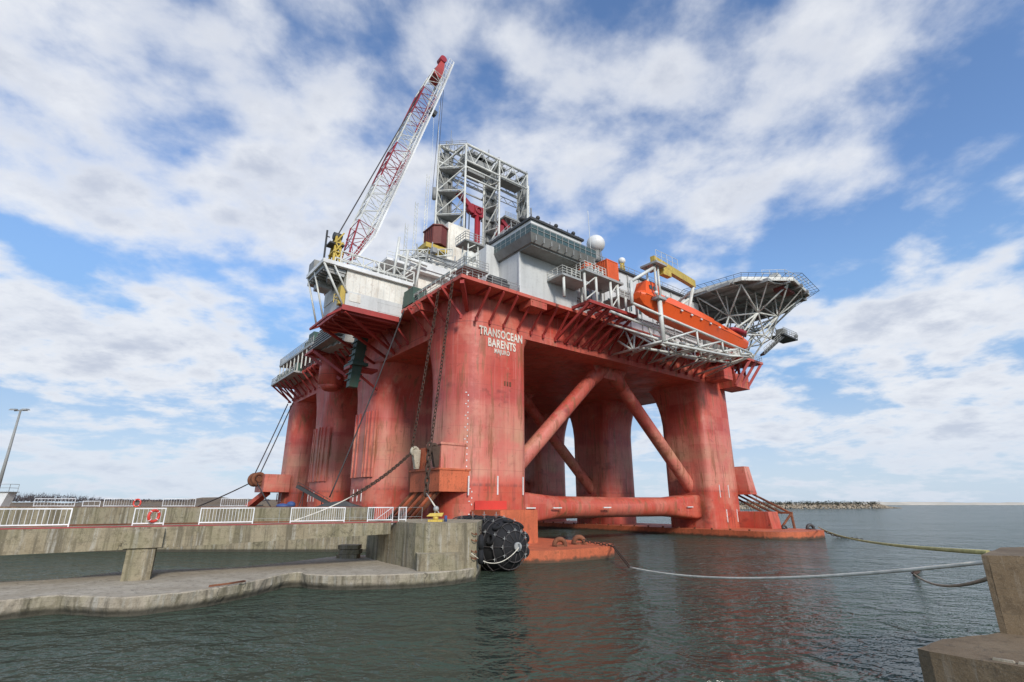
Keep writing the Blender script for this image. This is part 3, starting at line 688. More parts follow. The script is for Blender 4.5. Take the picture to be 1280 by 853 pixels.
# columns
COLS = [(3.3, 13.0), (27.5, 37.6), (49.6, 58.6), (71.0, 79.0)]
colobj = {}
for side in (0, 1):
    v0, v1 = (2.5, 13.5) if side == 0 else (55.5, 66.5)
    for i, (u0, u1) in enumerate(COLS):
        rings = []
        for z in (-6, 0, 4, 7, 10, 14, 18, 20, 22, 23.5, 25, 26, 26.6, 27.0):
            f = 2.2 * max(0, (z - 19) / 8) ** 2; fi = .7 * max(0, (z - 25.6) / 1.4) ** 2
            a0 = u0 - (f if i > 0 else 0); a1 = u1 + (f if i < 3 else 0)
            b0 = v0 - (fi if side else 0); b1 = v1 + (0 if side else fi)
            ro, ri = (4.0, 1.8) if (side, i) == (0, 0) else (3.0, 1.5)
            rad = (ro, ri, ri, ro) if side == 0 else (ri, ro, ro, ri)
            rings.append([(x, y, z) for x, y in rr(b0, b1, a0, a1, rad)])
        m = MB(); m.loft(rings, smooth=True); o = m.build('column', 'red', rig); colobj[(side, i)] = o
        md = o.modifiers.new('edges', 'EDGE_SPLIT'); md.split_angle = R(50)
# pontoons
for v0, v1 in ((.8, 16.0), (53.0, 68.2)):
    m = MB(); m.loft([[(x, y, z) for x, y in rr(v0, v1, -10.6, 89, (5.5, 5.0, 5.5, 5.5))] for z in (-8, .95, 1.1)])
    po = m.build('pontoon', 'rustor', rig)
    m = MB()
    for k in range(26):
        t = k / 25; m.box((v0 + .15, -4 + 82 * t, 1.1), (v0 + .35, -3.7 + 82 * t, 1.35))
    m.build('edge_cleat', 'rust', po)
# boxes at the column feet on the pontoons
MB().box((4.5, -2.2, 1.1), (9.8, 3.4, 4.6)).build('foot_box', 'rustor', colobj[(0, 0)], bevel=.08)
MB().hexa([(63.4, -2.6, 1.1), (67.0, -2.6, 1.1), (67.0, 4.5, 1.1), (63.4, 4.5, 1.1)], [(63.4, -2.2, 3.9), (67.0, -2.2, 3.9), (67.0, 4.5, 3.9), (63.4, 4.5, 3.9)]).build('foot_box', 'red', colobj[(1, 0)], bevel=.06)
m = MB(); m.box((4.9, 3.25, 2.2), (9.6, 3.29, 5.6)); m.build('repainted_patch', 'fresh', colobj[(0, 0)])
# bollards on the pontoon tips
def pbollard(v, u, sc, mat='rust'):
    m = MB()
    m.torus((v, u, 1.25), (.5, .85, 0), .62 * sc, .27 * sc, 16, 8)
    m.box((v - .8 * sc, u - .4 * sc, 1.1), (v + .8 * sc, u + .4 * sc, 1.25)); return m.build('pontoon_bollard', mat, rig)
pbollard(8.2, -7.4, .9); pbollard(11.8, -6.6, .95); pbollard(66.5, -7.6, .95, 'dark'); pbollard(64.5, -4.2, .6, 'dark')
m = MB(); m.sphere((5.2, -5.0, 1.3), .5, 8, 6, (1.6, 1, .6)); m.build('shackle_heap', 'chain', rig)
# horizontal and diagonal braces
def hbrace(u):
    m = MB(); rings = []
    for v, hw, hh, e in ((13.45, 2.3, 2.05, .12), (15.0, 2.25, 2.0, .2), (18.5, 1.9, 1.75, .6), (22, 1.62, 1.56, 1.0), (34.5, 1.55, 1.5, 1.0), (47, 1.62, 1.56, 1.0), (50.5, 1.9, 1.75, .6), (54, 2.25, 2.0, .2), (55.55, 2.3, 2.05, .12)):
        ring = []
        for k in range(32):
            t = 2 * math.pi * k / 32; c_, s_ = math.cos(t), math.sin(t); pw = 2.0 / (2.0 + 8 * (1 - e))
            ring.append((v, u + hw * math.copysign(abs(c_) ** pw, c_), 4.75 + hh * math.copysign(abs(s_) ** pw, s_)))
        rings.append(ring)
    m.loft(rings, smooth=True); return m.build('horizontal_brace', 'red', rig)
hbrace(8.0); hbrace(32.5); hbrace(54); hbrace(75)
def dbrace(u):
    for sgn in (-1, 1):
        m = MB(); a = Vector((34.5 + sgn * 23.3, u, 6.7)); b = Vector((34.5 + sgn * 1.0, u, 27.2)); d = b - a
        m.tube(a, a + d * .12, 1.3, 20, 1.13, False); m.tube(a + d * .12, a + d * .86, 1.12, 20, 1.12, False); m.tube(a + d * .86, b, 1.12, 20, 1.5)
        m.build('diagonal_brace', 'red', rig)
    m = MB(); rings = []
    m.hexa([(31.8, u - .9, 25.2), (37.2, u - .9, 25.2), (37.2, u + .9, 25.2), (31.8, u + .9, 25.2)], [(30.2, u - 1.2, 27.0), (38.8, u - 1.2, 27.0), (38.8, u + 1.2, 27.0), (30.2, u + 1.2, 27.0)])
    m.build('brace_node', 'red', rig, bevel=.3)
dbrace(8.0); dbrace(32.5); dbrace(54); dbrace(75)
# sponsons with vertical ribs on the outer faces
def sponson(u0, u1, z0, z1, ang):
    P = []
    for k in range(7):
        t = R(180 + ang * (1 - k / 6)); P.append((5.5 + 3 * math.cos(t), u0 + 3 + 3 * math.sin(t), math.cos(t), math.sin(t)))
    P += [(2.5, u0 + 3 + (u1 - u0 - 6) * k / 3, -1, 0) for k in range(1, 4)]
    m = MB()
    m.loft([[(x + nx * o, y + ny * o, z) for o, z in ((-.2, z0), (.22, z0), (.22, z1), (-.2, z1))] for x, y, nx, ny in P])
    for x, y, nx, ny in P[::2] + [P[-1]]: m.beam((x + nx * .26, y + ny * .26, z0), (x + nx * .26, y + ny * .26, z1), .3, .3)
    return m
sponson(27.5, 37.6, 9.2, 19.4, 38).build('ribbed_fender_panel', 'red', colobj[(0, 1)]); sponson(49.6, 58.6, 9.2, 19.3, 50).build('ribbed_fender_panel', 'red', colobj[(0, 2)])
# sacrificial anodes, draft marks, lettering
for (v, u, z) in ((8.2, 3.24, 7.4), (12.2, 3.24, 7.4), (4.2, 3.6, 7.3), (58.0, 3.24, 7.4), (61, 3.24, 7.4), (64.5, 3.6, 7.4), (59.5, 3.24, 3.2), (63.0, 3.24, 3.2)):
    MB().box((v - .07, u - .05, z - 1.1), (v + .07, u + .1, z + 1.1)).build('anode', 'wpanel', colobj[(0 if v < 30 else 1, 0)])
for i in (1, 2, 3):
    u0, u1 = COLS[i]
    for k in range(3): MB().box((2.42, u0 + 3 + 1.6 * k, 5.6), (2.6, u0 + 3.14 + 1.6 * k, 7.4)).build('anode', 'wpanel', colobj[(0, i)])
for v in (15.5, 20.3, 30.5, 52): MB().box((v - .8, 5.55, 4.65), (v + .8, 5.75, 4.8)).build('anode', 'wpanel', rig)
# letterings (rounded corner: the marks follow the column's surface)
def on_corner(ang, z, out=.03):  # near column outer front corner, centre (6.5,7.3) r=4
    return (6.5 - (4 + out) * math.sin(ang), 7.3 - (4 + out) * math.cos(ang), z)
for k in range(46):
    z = 2.3 + .36 * k; ang = R(38 + (2 if k % 2 else -2)) - R(10) * (z < 7.3)
    if k % 2 == 0 or k % 4 == 1:
        c = Vector(on_corner(ang, z)); t = Vector((math.cos(ang), -math.sin(ang), 0)); nrm = Vector((-math.sin(ang), -math.cos(ang), 0)); up = Vector((0, 0, 1))
        hw, hh = (.10, .05) if k % 2 else (.06, .085)
        MB().hexa([c - t * hw - up * hh, c + t * hw - up * hh, c + t * hw - up * hh - nrm * .06, c - t * hw - up * hh - nrm * .06],
                  [c - t * hw + up * hh, c + t * hw + up * hh, c + t * hw + up * hh - nrm * .06, c - t * hw + up * hh - nrm * .06]).build('draft_mark', 'wpanel', colobj[(0, 0)])
rot = (R(90), 0, 0)
text('lettering', 'TRANSOCEAN', 1.55, 'lett', colobj[(0, 0)], (8.65, 3.25, 26.7), rot, .67, .02)
text('lettering', 'BARENTS', 1.55, 'lett', colobj[(0, 0)], (8.75, 3.25, 25.3), rot, .68, .02)
text('lettering', 'MAJURO', .85, 'lett', colobj[(0, 0)], (8.75, 3.25, 24.3), rot, .74, .02)
m = MB()
for dv in (-.45, 0, .45): m.box((9.7 + dv - .12, 3.24, 19.9), (9.7 + dv + .12, 3.3, 20.5))
m.build('rust_sockets', 'rust', colobj[(0, 0)])
# fairlead housing on the near column
fh = MB().box((.4, 3.9, 6.6), (4.6, 10.9, 9.1)); fh = fh.build('fairlead_housing', 'rustor', rig, bevel=.06)
MB().box((.6, 4.1, 9.1), (4.6, 7.2, 12.0)).build('fairlead_box', 'red', fh, bevel=.06)
MB().box((.7, 7.9, 9.1), (4.0, 10.4, 11.8)).build('fairlead_box', 'rustor', fh, bevel=.06)
MB().box((.25, 3.8, 9.0), (4.6, 11.0, 9.2)).build('fairlead_flange', 'rustor', fh)
MB().box((.45, 4.0, 11.9), (4.6, 7.4, 12.15)).build('fairlead_flange', 'red', fh)
for u, mt, zc in ((4.6, 'chain', 11.4), (9.2, 'palerust', 11.4)):
    m = MB(); m.torus((-.1, u, zc), (0, 1, .0), .45, .2, 16, 8); m.tube((-.1, u - .3, zc), (-.1, u + .3, zc), .22, 10)
    m.hexa([(.0, u - .25, zc - 2.1), (.5, u - .25, zc - 2.1), (.5, u + .25, zc - 2.1), (.0, u + .25, zc - 2.1)], [(-.5, u - .25, zc + .1), (.6, u - .25, zc + .2), (.6, u + .25, zc + .2), (-.5, u + .25, zc + .1)])
    m.build('fairlead_sheave', mt, fh)
for k in range(7):
    u = 4.5 + 1.0 * k
    MB().tube((.8, u, 6.7), (.5 + .1 * k, u + 7.5 + .4 * k, 1.9), .24, 7).build('fairlead_strut', 'rustor' if k % 2 else 'rust', fh)
# far left fairlead at the last column
fl = MB().box((-2.2, 70.4, 7.6), (3.0, 77.5, 11.2)).build('fairlead_housing', 'red', rig, bevel=.08)
m = MB()
for u in (76.5, 73): m.torus((-2.7, u, 10.2), (0, 1, 0), 1.1, .4, 16, 8); m.tube((-2.7, u - .5, 10.2), (-2.7, u + .5, 10.2), .6, 10)
m.build('fairlead_sheave', 'rust', fl)
MB().beam((-.5, 74, 7.6), (-3.0, 80, 4.0), 1.6, .9).build('fairlead_strut', 'red', fl)
# right column fairlead panel and rods
rp = MB().hexa([(65.6, 1.6, 6.9), (68.1, 1.6, 6.9), (68.1, 9.5, 6.9), (65.6, 9.5, 6.9)], [(65.6, 2.2, 12.0), (67.5, 2.2, 12.0), (67.5, 9.5, 12.0), (65.6, 9.5, 12.0)]).build('fairlead_housing', 'red', rig, bevel=.08)
for k in range(4): MB().tube((67.9, 2.4 + 1.6 * k, 7.0), (68.3, -4.0 + 1.6 * k, 3.6), .2, 6).build('fairlead_strut', 'rust', rp)
m = MB(); m.beam((68.3, -4.2, 3.7), (68.3, 1.0, 3.7), .4, .35); m.tube((68.3, -4, 3.6), (68.0, -4.3, 1.1), .22); m.tube((68.3, -4, 3.6), (67.0, -2.6, 1.3), .2); m.build('rod_frame', 'rust', rp)

# ------------------------------------------------------------------ deck edge brackets
def copy_part(o, loc=None, rz=0.0, sc=None):
    c = o.copy(); COL.objects.link(c); c.parent = o.parent
    if loc: c.location = loc
    c.rotation_euler = (0, 0, rz)
    return c
m = MB(); m.beam((0, .1, 31.3), (0, 3.25, 28.0), .17, .30); m.box((-.13, 2.9, 27.7), (.13, 3.28, 28.3)); m.beam((0, .15, 31.4), (0, 3.3, 31.4), .14, .3)
brk = m.build('deck_bracket', 'bred', rig, (4.4, 0, 0))
vs = [6.6, 8.9] + [11.4, 13.7] + [16 + 2.35 * k for k in range(22)]
for v in vs: copy_part(brk, (v, 0, 0))
us = [3.6, 7.2, 10.4, 12.6, 18, 20.5, 23, 34, 36.2, 38.4, 40.6, 42.8, 50, 53, 56, 59, 62, 65, 68, 71, 74, 77]
for u in us:
    c = copy_part(brk, (-.75, u, 0), R(-90))
m = MB(); m.box((11.1, .05, 30.6), (14.0, 2.6, 31.5)); m.build('outrigger_box', 'deckred', rig)
m = MB(); m.box((.05, 10.1, 30.4), (2.6, 12.9, 31.5)); m.build('outrigger_box', 'deckred', rig)
for t in ((0.3, .3),): MB().beam((.3, .3, 31.3), (4.0, 4.6, 29.6), .5, .9).build('corner_bracket', 'bred', rig)
MB().rail([(.3, 16, 32), (.3, .3, 32), (9.4, .3, 32)], 1.1, 1.5, .035, 2).build('deck_railing', 'galv', rig)
MB().rail([(.3, 79, 32), (.3, 26, 32)], 1.1, 2.0, .035, 1).build('deck_railing', 'galv', rig)
m = MB(); m.box((5.6, 1.2, 32), (8.4, 3.2, 33.2)); m.tube((5.7, 2.2, 33.6), (8.3, 2.2, 33.6), .7, 12); m.build('deck_winch', 'dark', rig)

# ------------------------------------------------------------------ deckhouse with control room
dh = MB().box((9.6, .6, 32), (20.6, 20, 38.25)).build('deckhouse', 'grey', rig)
m = MB()
for k in range(56): m.box((9.75 + .193 * k, .57, 32.1), (9.80 + .193 * k, .6, 38.2))
m.build('wall_ribs', 'grey', dh)
MB().box((9.5, .5, 32), (9.72, .72, 38.25)).build('corner_post', 'wpanel', dh)
m = MB(); m.hexa([(9.6, .6, 38.25), (20.6, .6, 38.25), (20.6, 20, 38.25), (9.6, 20, 38.25)], [(9.6, -2.0, 38.3), (20.6, -2.0, 38.3), (20.6, 20, 38.3), (9.6, 20, 38.3)]) if False else m.box((9.6, -2.0, 38.27), (20.6, 12, 38.5))
m.build('soffit', 'grey2', dh)
m = MB()
m.hexa([(9.3, -2.3, 38.5), (20.9, -2.3, 38.5), (20.9, 8, 38.5), (9.3, 8, 38.5)], [(8.6, -3.0, 39.5), (21.4, -3.0, 39.5), (21.4, 8, 39.5), (8.6, 8, 39.5)])
bal = m.build('balcony', 'grey2', dh)
m = MB()
for k in range(9): m.box((9.6 + 1.4 * k, -2.9, 38.6), (9.75 + 1.4 * k, -2.4, 39.4))
m.build('balcony_rib', 'grey2', dh)
m = MB(); m.box((8.7, -2.92, 39.55), (21.3, -2.86, 40.75)); m.box((8.68, -2.9, 39.55), (8.74, 7.5, 40.75)); m.build('glass_parapet', 'glass', dh)
MB().rail([(8.7, 8, 39.5), (8.7, -2.97, 39.5), (21.35, -2.97, 39.5)], 1.3, 1.15, .04, 1).build('parapet_frame', 'galv', dh)
cr = MB().box((9.8, -1.7, 39.5), (19.6, 12, 42.3)).build('control_room', 'wpanel', dh)
m = MB(); m.box((10.2, -1.75, 40.0), (19.2, -1.7, 41.2)); m.box((9.75, -1.2, 40.0), (9.8, 9, 41.2)); m.build('window_band', 'glass', dh)
MB().box((9.5, -2.0, 42.3), (19.9, 12.3, 42.62)).build('roof', 'dark', dh)
for k in range(9):
    x = 10 + 1.15 * k; m = MB(); m.tube((x, -1.6, 42.6), (x, -1.6, 43.0 + .3 * (k % 3 == 0)), .05, 5)
    if k % 3 == 1: m.sphere((x, -1.6, 43.1), .32, 8, 6)
    m.build('roof_antenna', 'dark', dh)
m = MB(); m.sphere((10.2, .4, 43.4), .6, 10, 7, (1.2, 1, .7)); m.tube((10.2, .4, 42.6), (10.2, .4, 43.2), .15, 6); m.build('roof_antenna', 'dark', dh)
MB().box((9.42, 3.5, 40.05), (9.6, 4.1, 40.4)).build('lit_lamp', 'lamp', dh)
# side block and stair
MB().box((6.6, 7.2, 32), (9.6, 11.5, 40.3)).build('side_block', 'grey', rig, bevel=.04)
MB().box((7.3, 5.2, 32), (9.6, 7.2, 40.6)).build('side_block', 'grey', rig, bevel=.04)
m = MB(); m.beam((8.8, 9.0, 40.2), (14.5, 9.0, 47.0), .9, .25); m.beam((8.8, 10.0, 40.2), (14.5, 10, 47.0), .05, .5)
for k in range(16): t = k / 15; m.box((8.7 + 5.7 * t, 8.6, 40.3 + 6.8 * t), (9.1 + 5.7 * t, 10, 40.38 + 6.8 * t))
st = m.build('stairway', 'dark', rig)
MB().rail([(8.8, 8.5, 40.4), (14.5, 8.5, 47.2)], 1.1, 1.2, .04).build('stair_railing', 'galv', st)
MB().box((14, 8, 46.9), (22, 14, 47.2)).build('upper_walkway', 'galv', rig)
MB().rail([(14, 8, 47.2), (22, 8, 47.2)], 1.1, 1.2, .04).build('walkway_railing', 'galv', rig)
# accommodation block
ac = MB().box((20.6, 2.0, 32), (56.0, 22, 42.6)).build('accommodation_block', 'grey', rig)
MB().box((20.5, 1.6, 42.6), (56.2, 22.2, 42.95)).build('roof', 'dark', ac)
for k in range(12):
    for z in (36.0, 40.2):
        MB().box((24 + 2.6 * k, 1.95, z), (24.8 + 2.6 * k, 2.0, z + .9)).build('window', 'glass', ac)
m = MB()
for k in range(9): m.tube((25.2 + 3.1 * k, 1.85, 32.2), (25.2 + 3.1 * k, 1.85, 42.4), .09, 6)
for z in (34.6, 38.6): m.tube((21, 1.8, z), (55.5, 1.8, z), .08, 6); m.box((21, 1.7, z + .4), (55.5, 1.95, z + .5))
m.build('wall_pipes', 'galv', ac)
MB().rail([(20.6, 2.0, 42.95), (56, 2.0, 42.95)], 1.1, 1.6, .04).build('roof_railing', 'galv', ac)
m = MB()
for k in range(22):
    x = 22 + 1.5 * k + random.uniform(-.4, .4); h_ = random.uniform(.4, 1.5); m.box((x, 3 + random.random(), 42.95), (x + random.uniform(.3, .9), 4.5, 42.95 + h_))
m.build('roof_fittings', 'grey2', ac)
# radomes
for (v, u, z, r, pz) in ((28.6, 3.4, 47.0, 1.55, 42.9), (34.2, 2.6, 45.3, .62, 42.9)):
    o = bpy.data.objects.new('radome', None); COL.objects.link(o); o.parent = rig; o.location = (v, u, 0)
    MB().sphere((0, 0, z), r, 28, 18).build('dome', 'wpanel', o)
    m = MB(); m.tube((0, 0, pz), (0, 0, z - r * .85), r * .45, 12)
    for k in range(4): t = k * math.pi / 2; m.tube((r * .9 * math.cos(t), r * .9 * math.sin(t), pz), (r * .6 * math.cos(t), r * .6 * math.sin(t), z - r * .75), .07, 5)
    m.build('pedestal', 'grey2' if r > 1 else 'yellow', o)
MB().tube((26.9, 3.0, 42.9), (26.6, 3.0, 52.5), .05, 5).build('whip_antenna', 'white', rig)

# ------------------------------------------------------------------ container platform and red outrigger frame
fr = MB()
for k in range(7):
    v = 19.0 + 1.6 * k; fr.beam((v, -3.3, 32.1), (v, 0.1, 32.1), .3, .45)
fr.beam((18.8, -3.4, 32.1), (29.0, -3.4, 32.1), .3, .45); fr.beam((18.8, -1.6, 32.05), (29, -1.6, 32.05), .25, .35)
fr = fr.build('outrigger_frame', 'bred', rig)
for k in range(6):
    v = 19.0 + 1.9 * k; MB().beam((v, -3.2, 31.9), (v - .6, 3.2, 27.9), .3, .4).build('frame_strut', 'bred', fr)
pf = MB(); pf.box((14.6, -2.6, 35.2), (20, .5, 35.5)); pf.box((18.2, -3.4, 36.6), (26.6, .8, 36.95)); pf.box((26.6, -2.6, 35.0), (31, .8, 35.3)); pf = pf.build('equipment_platform', 'galv', rig)
MB().rail([(14.7, .5, 35.5), (14.7, -2.5, 35.5), (18.2, -2.5, 35.5)], 1.15, 1.0, .045, 2).build('railing', 'white', pf)
MB().rail([(18.3, .7, 36.95), (18.3, -3.3, 36.95), (22.8, -3.3, 36.95)], 1.2, .8, .05, 2).build('railing', 'white', pf)
MB().rail([(26.7, -2.5, 35.3), (31, -2.5, 35.3)], 1.1, 1.0, .045, 2).build('railing', 'white', pf)
for v, u in ((18.6, -2.9), (21.0, -2.9), (24.0, -3.0), (25.6, -3.0), (15.2, -2.2), (27.8, -2.6), (30.6, -2.4), (21.2, .2), (25.4, .2)):
    MB().tube((v, u, 32.2), (v, u, 36.6 if 18 < v < 26.6 else 35.1), .2, 8).build('post', 'white', pf)
m = MB()
for a, b in ((18.6, 21.0), (24.0, 25.6)):
    for k in range(2): m.tube((a, -2.95, 32.4 + 2.1 * k), (b, -2.95, 34.4 + 2.1 * k), .1, 6)
m.build('cross_bracing', 'white', pf)
m = MB()
for k in range(8): m.box((19.3 + .45 * k, -2.9, 36.96), (19.6 + .45 * k, -2.3, 37.6 + .5 * (k % 3) * .6))
m.build('gas_bottle_rack', 'white', pf)
def container(label, v0, v1, u0, u1, z0, z1, mat):
    o = rthing('cargo_container', label, 'container', (v0 + v1) / 2, (u0 + u1) / 2, z0)
    a, b, h = (v1 - v0) / 2, (u1 - u0) / 2, z1 - z0
    MB().box((-a + .06, -b + .06, .08), (a - .06, b - .06, h - .06)).build('body', mat, o)
    m = MB()
    for k in range(9):
        x = -a + .2 + (2 * a - .4) * k / 8; m.box((x - .05, -b, .15), (x + .05, -b + .07, h - .1))
    n = max(3, int((u1 - u0) / .35))
    for k in range(n):
        y = -b + .2 + (2 * b - .4) * k / (n - 1); m.box((-a, y - .06, .15), (-a + .07, y + .06, h - .1))
    m.build('corrugation', mat, o)
    m = MB()
    for x in (-a, a - .14):
        for y in (-b - .01, b - .13): m.box((x, y, 0), (x + .14, y + .14, h))
    for z in (0, h - .14): m.box((-a + .14, -b - .02, z), (a - .14, -b + .12, z + .14)); m.box((-a - .01, -b + .13, z), (-a + .13, b - .13, z + .14))
    m.build('frame', mat, o); return o
container('orange shipping container on the platform below the big white radome', 23.2, 25.7, -3.3, .6, 36.95, 40.0, 'orange2')
container('small rust-orange box standing left of the orange container', 19.3, 20.5, -2.6, -1.2, 36.95, 38.7, 'orange2')

# ------------------------------------------------------------------ lifeboat, its davit and cradle truss
lb = rthing('lifeboat', 'long bright orange enclosed lifeboat lying in the white truss under the helideck', 'lifeboat', 41.0, -6.0, 33.1)
tilt = -.045
def lbring(x, wv, zt, zb, zc):
    wv *= 1.03; zt = zt * 1.08; zb *= 1.25
    pts = []
    for (a, b) in ((0, zb), (.55, zb + .10), (.92, zc - .25), (1.0, zc), (.93, zc + .3), (.66, zt - .22), (.3, zt), (0, zt + .03)): pts.append((a * wv, b))
    ring = [(x, -a, z + tilt * x) for a, z in pts] + [(x, a, z + tilt * x) for a, z in pts[-2:0:-1]]
    return ring
sec = [(-15.0, .9, .55, -.3, .15), (-14.4, 1.35, .95, -1.1, .0), (-12, 1.65, 1.25, -1.5, -.15), (-8, 1.8, 1.5, -1.65, -.2), (-2, 1.85, 1.5, -1.65, -.25), (3.2, 1.8, 1.3, -1.6, -.3), (3.9, 1.52, 1.22, -1.55, -.35), (8, 1.45, 1.05, -1.45, -.35), (12.6, 1.25, .8, -1.25, -.3), (14.6, .95, .62, -.95, -.2), (14.9, .7, .45, -.6, -.1)]
MB().loft([lbring(*s_) for s_ in sec], smooth=True).build('hull', 'orange', lb).modifiers.new('e', 'EDGE_SPLIT').split_angle = R(28)
m = MB(); m.hexa([(-14.3, -1.15, 1.2), (-10.2, -1.15, 1.4), (-10.2, 1.15, 1.4), (-14.3, 1.15, 1.2)], [(-13.6, -.85, 3.3), (-11.0, -.9, 3.35), (-11.0, .9, 3.35), (-13.6, .85, 3.3)])
ck = m.build('cockpit', 'orange', lb, bevel=.12)
m = MB(); m.box((-13.2, -1.13, 2.0), (-12.6, -1.0, 2.6)); m.box((-12.3, -1.13, 2.0), (-11.6, -1.0, 2.6)); m.build('window', 'glass', ck)
m = MB(); m.path([(-14.6, -1.42, .8), (-8, -1.92, .2), (3, -1.9, -.35), (3.8, -1.62, -.4), (12, -1.36, -.75)], .06); m.build('fender_line', 'orange2', lb)
for x in (-5.6, 2.0): MB().tube((x, 0, 1.4 + tilt * x), (x, 0, 1.95 + tilt * x), .28, 10).build('lifting_eye', 'white', lb)
for x, a, b in ((-8.5, .9, 1.25), (-1.5, .9, 1.2), (6.5, .75, .85)): MB().hexa([(x, -1.42, a - .30 - .35), (x + 1.1, -1.42, a - .30 - .38), (x + 1.1, -1.36, a - .30 - .38), (x, -1.36, a - .30 - .35)], [(x, -1.1, b - .30), (x + 1.1, -1.1, b - .33), (x + 1.1, -1.0, b - .33), (x, -1.0, b - .30)]).build('hatch', 'orange2', lb)
for k in range(5): MB().box((-7 + 2.6 * k, -1.99, -.25 - .11 * k), (-6.55 + 2.6 * k, -1.86, -.02 - .11 * k)).build('reflector', 'wpanel', lb)
dv = MB()
u1_, z0_ = -8.3, 30.2
dv = bpy.data.objects.new('lifeboat_cradle', None); COL.objects.link(dv); dv.parent = rig
def cr_t(pts, r, name='cradle_truss', mat='white'):
    m = MB()
    for a, b in pts: m.tube(a, b, r, 8)
    return m.build(name, mat, dv)
railz = lambda v: 31.1 - .043 * (v - 22)
cr_t([((22.2, -8.1, railz(22)), (53.5, -8.1, railz(53.5))), ((22.2, -4.2, railz(22)), (53.5, -4.2, railz(53.5)))], .2, 'cradle_rail')
cr_t([((28.4, -8.0, 26.8), (46, -8.0, 28.0)), ((46, -8.0, 28.0), (54.5, -7.6, 29.4)), ((28.4, -4, 27.0), (54.5, -4, 29.0))], .2)
web = []
for v0_, v1_ in ((28.4, 37.4), (37.4, 44.5), (44.5, 50.0), (50, 54)):
    zb = 27.0 + .09 * (v0_ - 28.4); zb1 = 27.0 + .09 * (v1_ - 28.4)
    web += [((v0_, -8.05, zb), (v1_, -8.05, railz(v1_))), ((v1_, -8.05, zb1), (v1_, -8.05, railz(v1_))), ((v0_, -8.0, zb), (v1_, -4.1, zb1)), ((v0_, -8, zb), (v0_, -4.1, zb)), ((v1_, -4.1, zb1), (v1_, -4.1, railz(v1_))), ((v0_, -4.1, zb), (v1_, -4.1, railz(v1_)))]
for k in range(9):
    v_ = 29.5 + 2.7 * k; zb = 27.0 + .09 * (v_ - 28.4)
    web += [((v_, -6.0, zb), (v_ + 1.2, .2, 31.4)), ((v_, -6.0, zb), (v_, -8.05, zb + .1)), ((v_, -6.0, zb), (v_ + 1.3, -4.1, railz(v_))), ((v_ + 1.2, .2, 31.4), (v_ + .6, 3.1, 28.6))]
cr_t(web, .15)
for vb in (30.7, 39.7, 47.5, 54.0):   # cantilever brackets back to the hull
    vf = vb - 1.8 if vb < 50 else vb - .5; zf = 27.0 + .09 * (vf - 28.4)
    cr_t([((vb, 3.1, 27.6 + .01 * vb), (vf, -8.05, zf)), ((vb, .2, 31.3), (vf, -8.05, zf)), ((vb, .2, 31.3), (vb - .5, -1.5, zf + .4)), ((vb - .5, -1.5, zf + .4), (vb, 3.2, 31.0)),
          ((vf, -8.05, zf), (vb + 3.5, 3.0, 28.4)), ((vf, -8.05, zf), (vb - 5, .2, 31.5)), ((vb - .5, -1.5, zf + .4), (vb + 2.4, .2, 31.4))], .17)
for (v, z1_) in ((28.6, 39.6), ):
    cr_t([((v, -8.0, 26.9), (v, -8.0, 33.5))], .34, 'davit_post')
    cr_t([((v - .45, -8.0, 33.4), (v - .45, -8, 38.6)), ((v + .3, -8.0, 33.4), (v + .3, -8, 38.6)), ((v - .45, -6.6, 33.4), (v - .45, -6.6, 38.6))], .17, 'davit_post')
    MB().box((v - .9, -8.6, 33.2), (v + .9, -6.4, 33.6)).build('davit_landing', 'galv', dv)
m = MB(); m.sphere((27.4, -8.4, 33.9), .3, 8, 6); m.sphere((29.9, -8.4, 33.9), .3, 8, 6); m.build('floodlight', 'wpanel', dv)
cr_t([((22.2, -8.0, 31.0), (22.4, -8.0, 34.5)), ((22.4, -8.0, 34.4), (28.0, -8.0, 38.2))], .24, 'davit_post')
MB().box((27.4, -8.9, 38.6), (30.0, -6.0, 38.9)).build('davit_platform', 'galv', dv)
yb = MB(); yb.beam((28.0, -7.85, 39.5), (40.7, -6.5, 39.5), .7, 1.2); yb = yb.build('davit_beam', 'yellow', dv, bevel=.05)
MB().rail([(27.6, -8.8, 38.95), (33, -8.8, 39.0)], 1.7, 1.3, .035).build('beam_railing', 'white', dv)
MB().box((30.0, -8.2, 37.7), (32.0, -7.4, 38.7)).build('winch_trolley', 'yellow', dv)
cr_t([((40.3, -6.6, 38.95), (41.0, -3.6, 31.5))], .28, 'davit_post')
cr_t([((40.4, -5.6, 37.2), (37.5, -1, 33.6)), ((40.3, -6.5, 38.4), (44, 1, 38))], .22, 'davit_post')
rb = rthing('rescue_boat', 'small dark red rescue boat hanging behind the lifeboat bow', 'rescue boat', 57.0, -4.6, 35.2)
MB().loft([[(x, a * wv, z) for a, z in ((0, -.5), (.8, -.2), (1, .25), (.8, .35), (0, .3), (-.8, .35), (-1, .25), (-.8, -.2))] for x, wv in ((-2.6, .3), (-1.8, .9), (1.6, .95), (2.8, .2))], smooth=True).build('hull', 'crimson', rb)
MB().rail([(-1.5, -.6, .35), (1.2, -.6, .35)], .8, .9, .03).build('rail', 'white', rb)

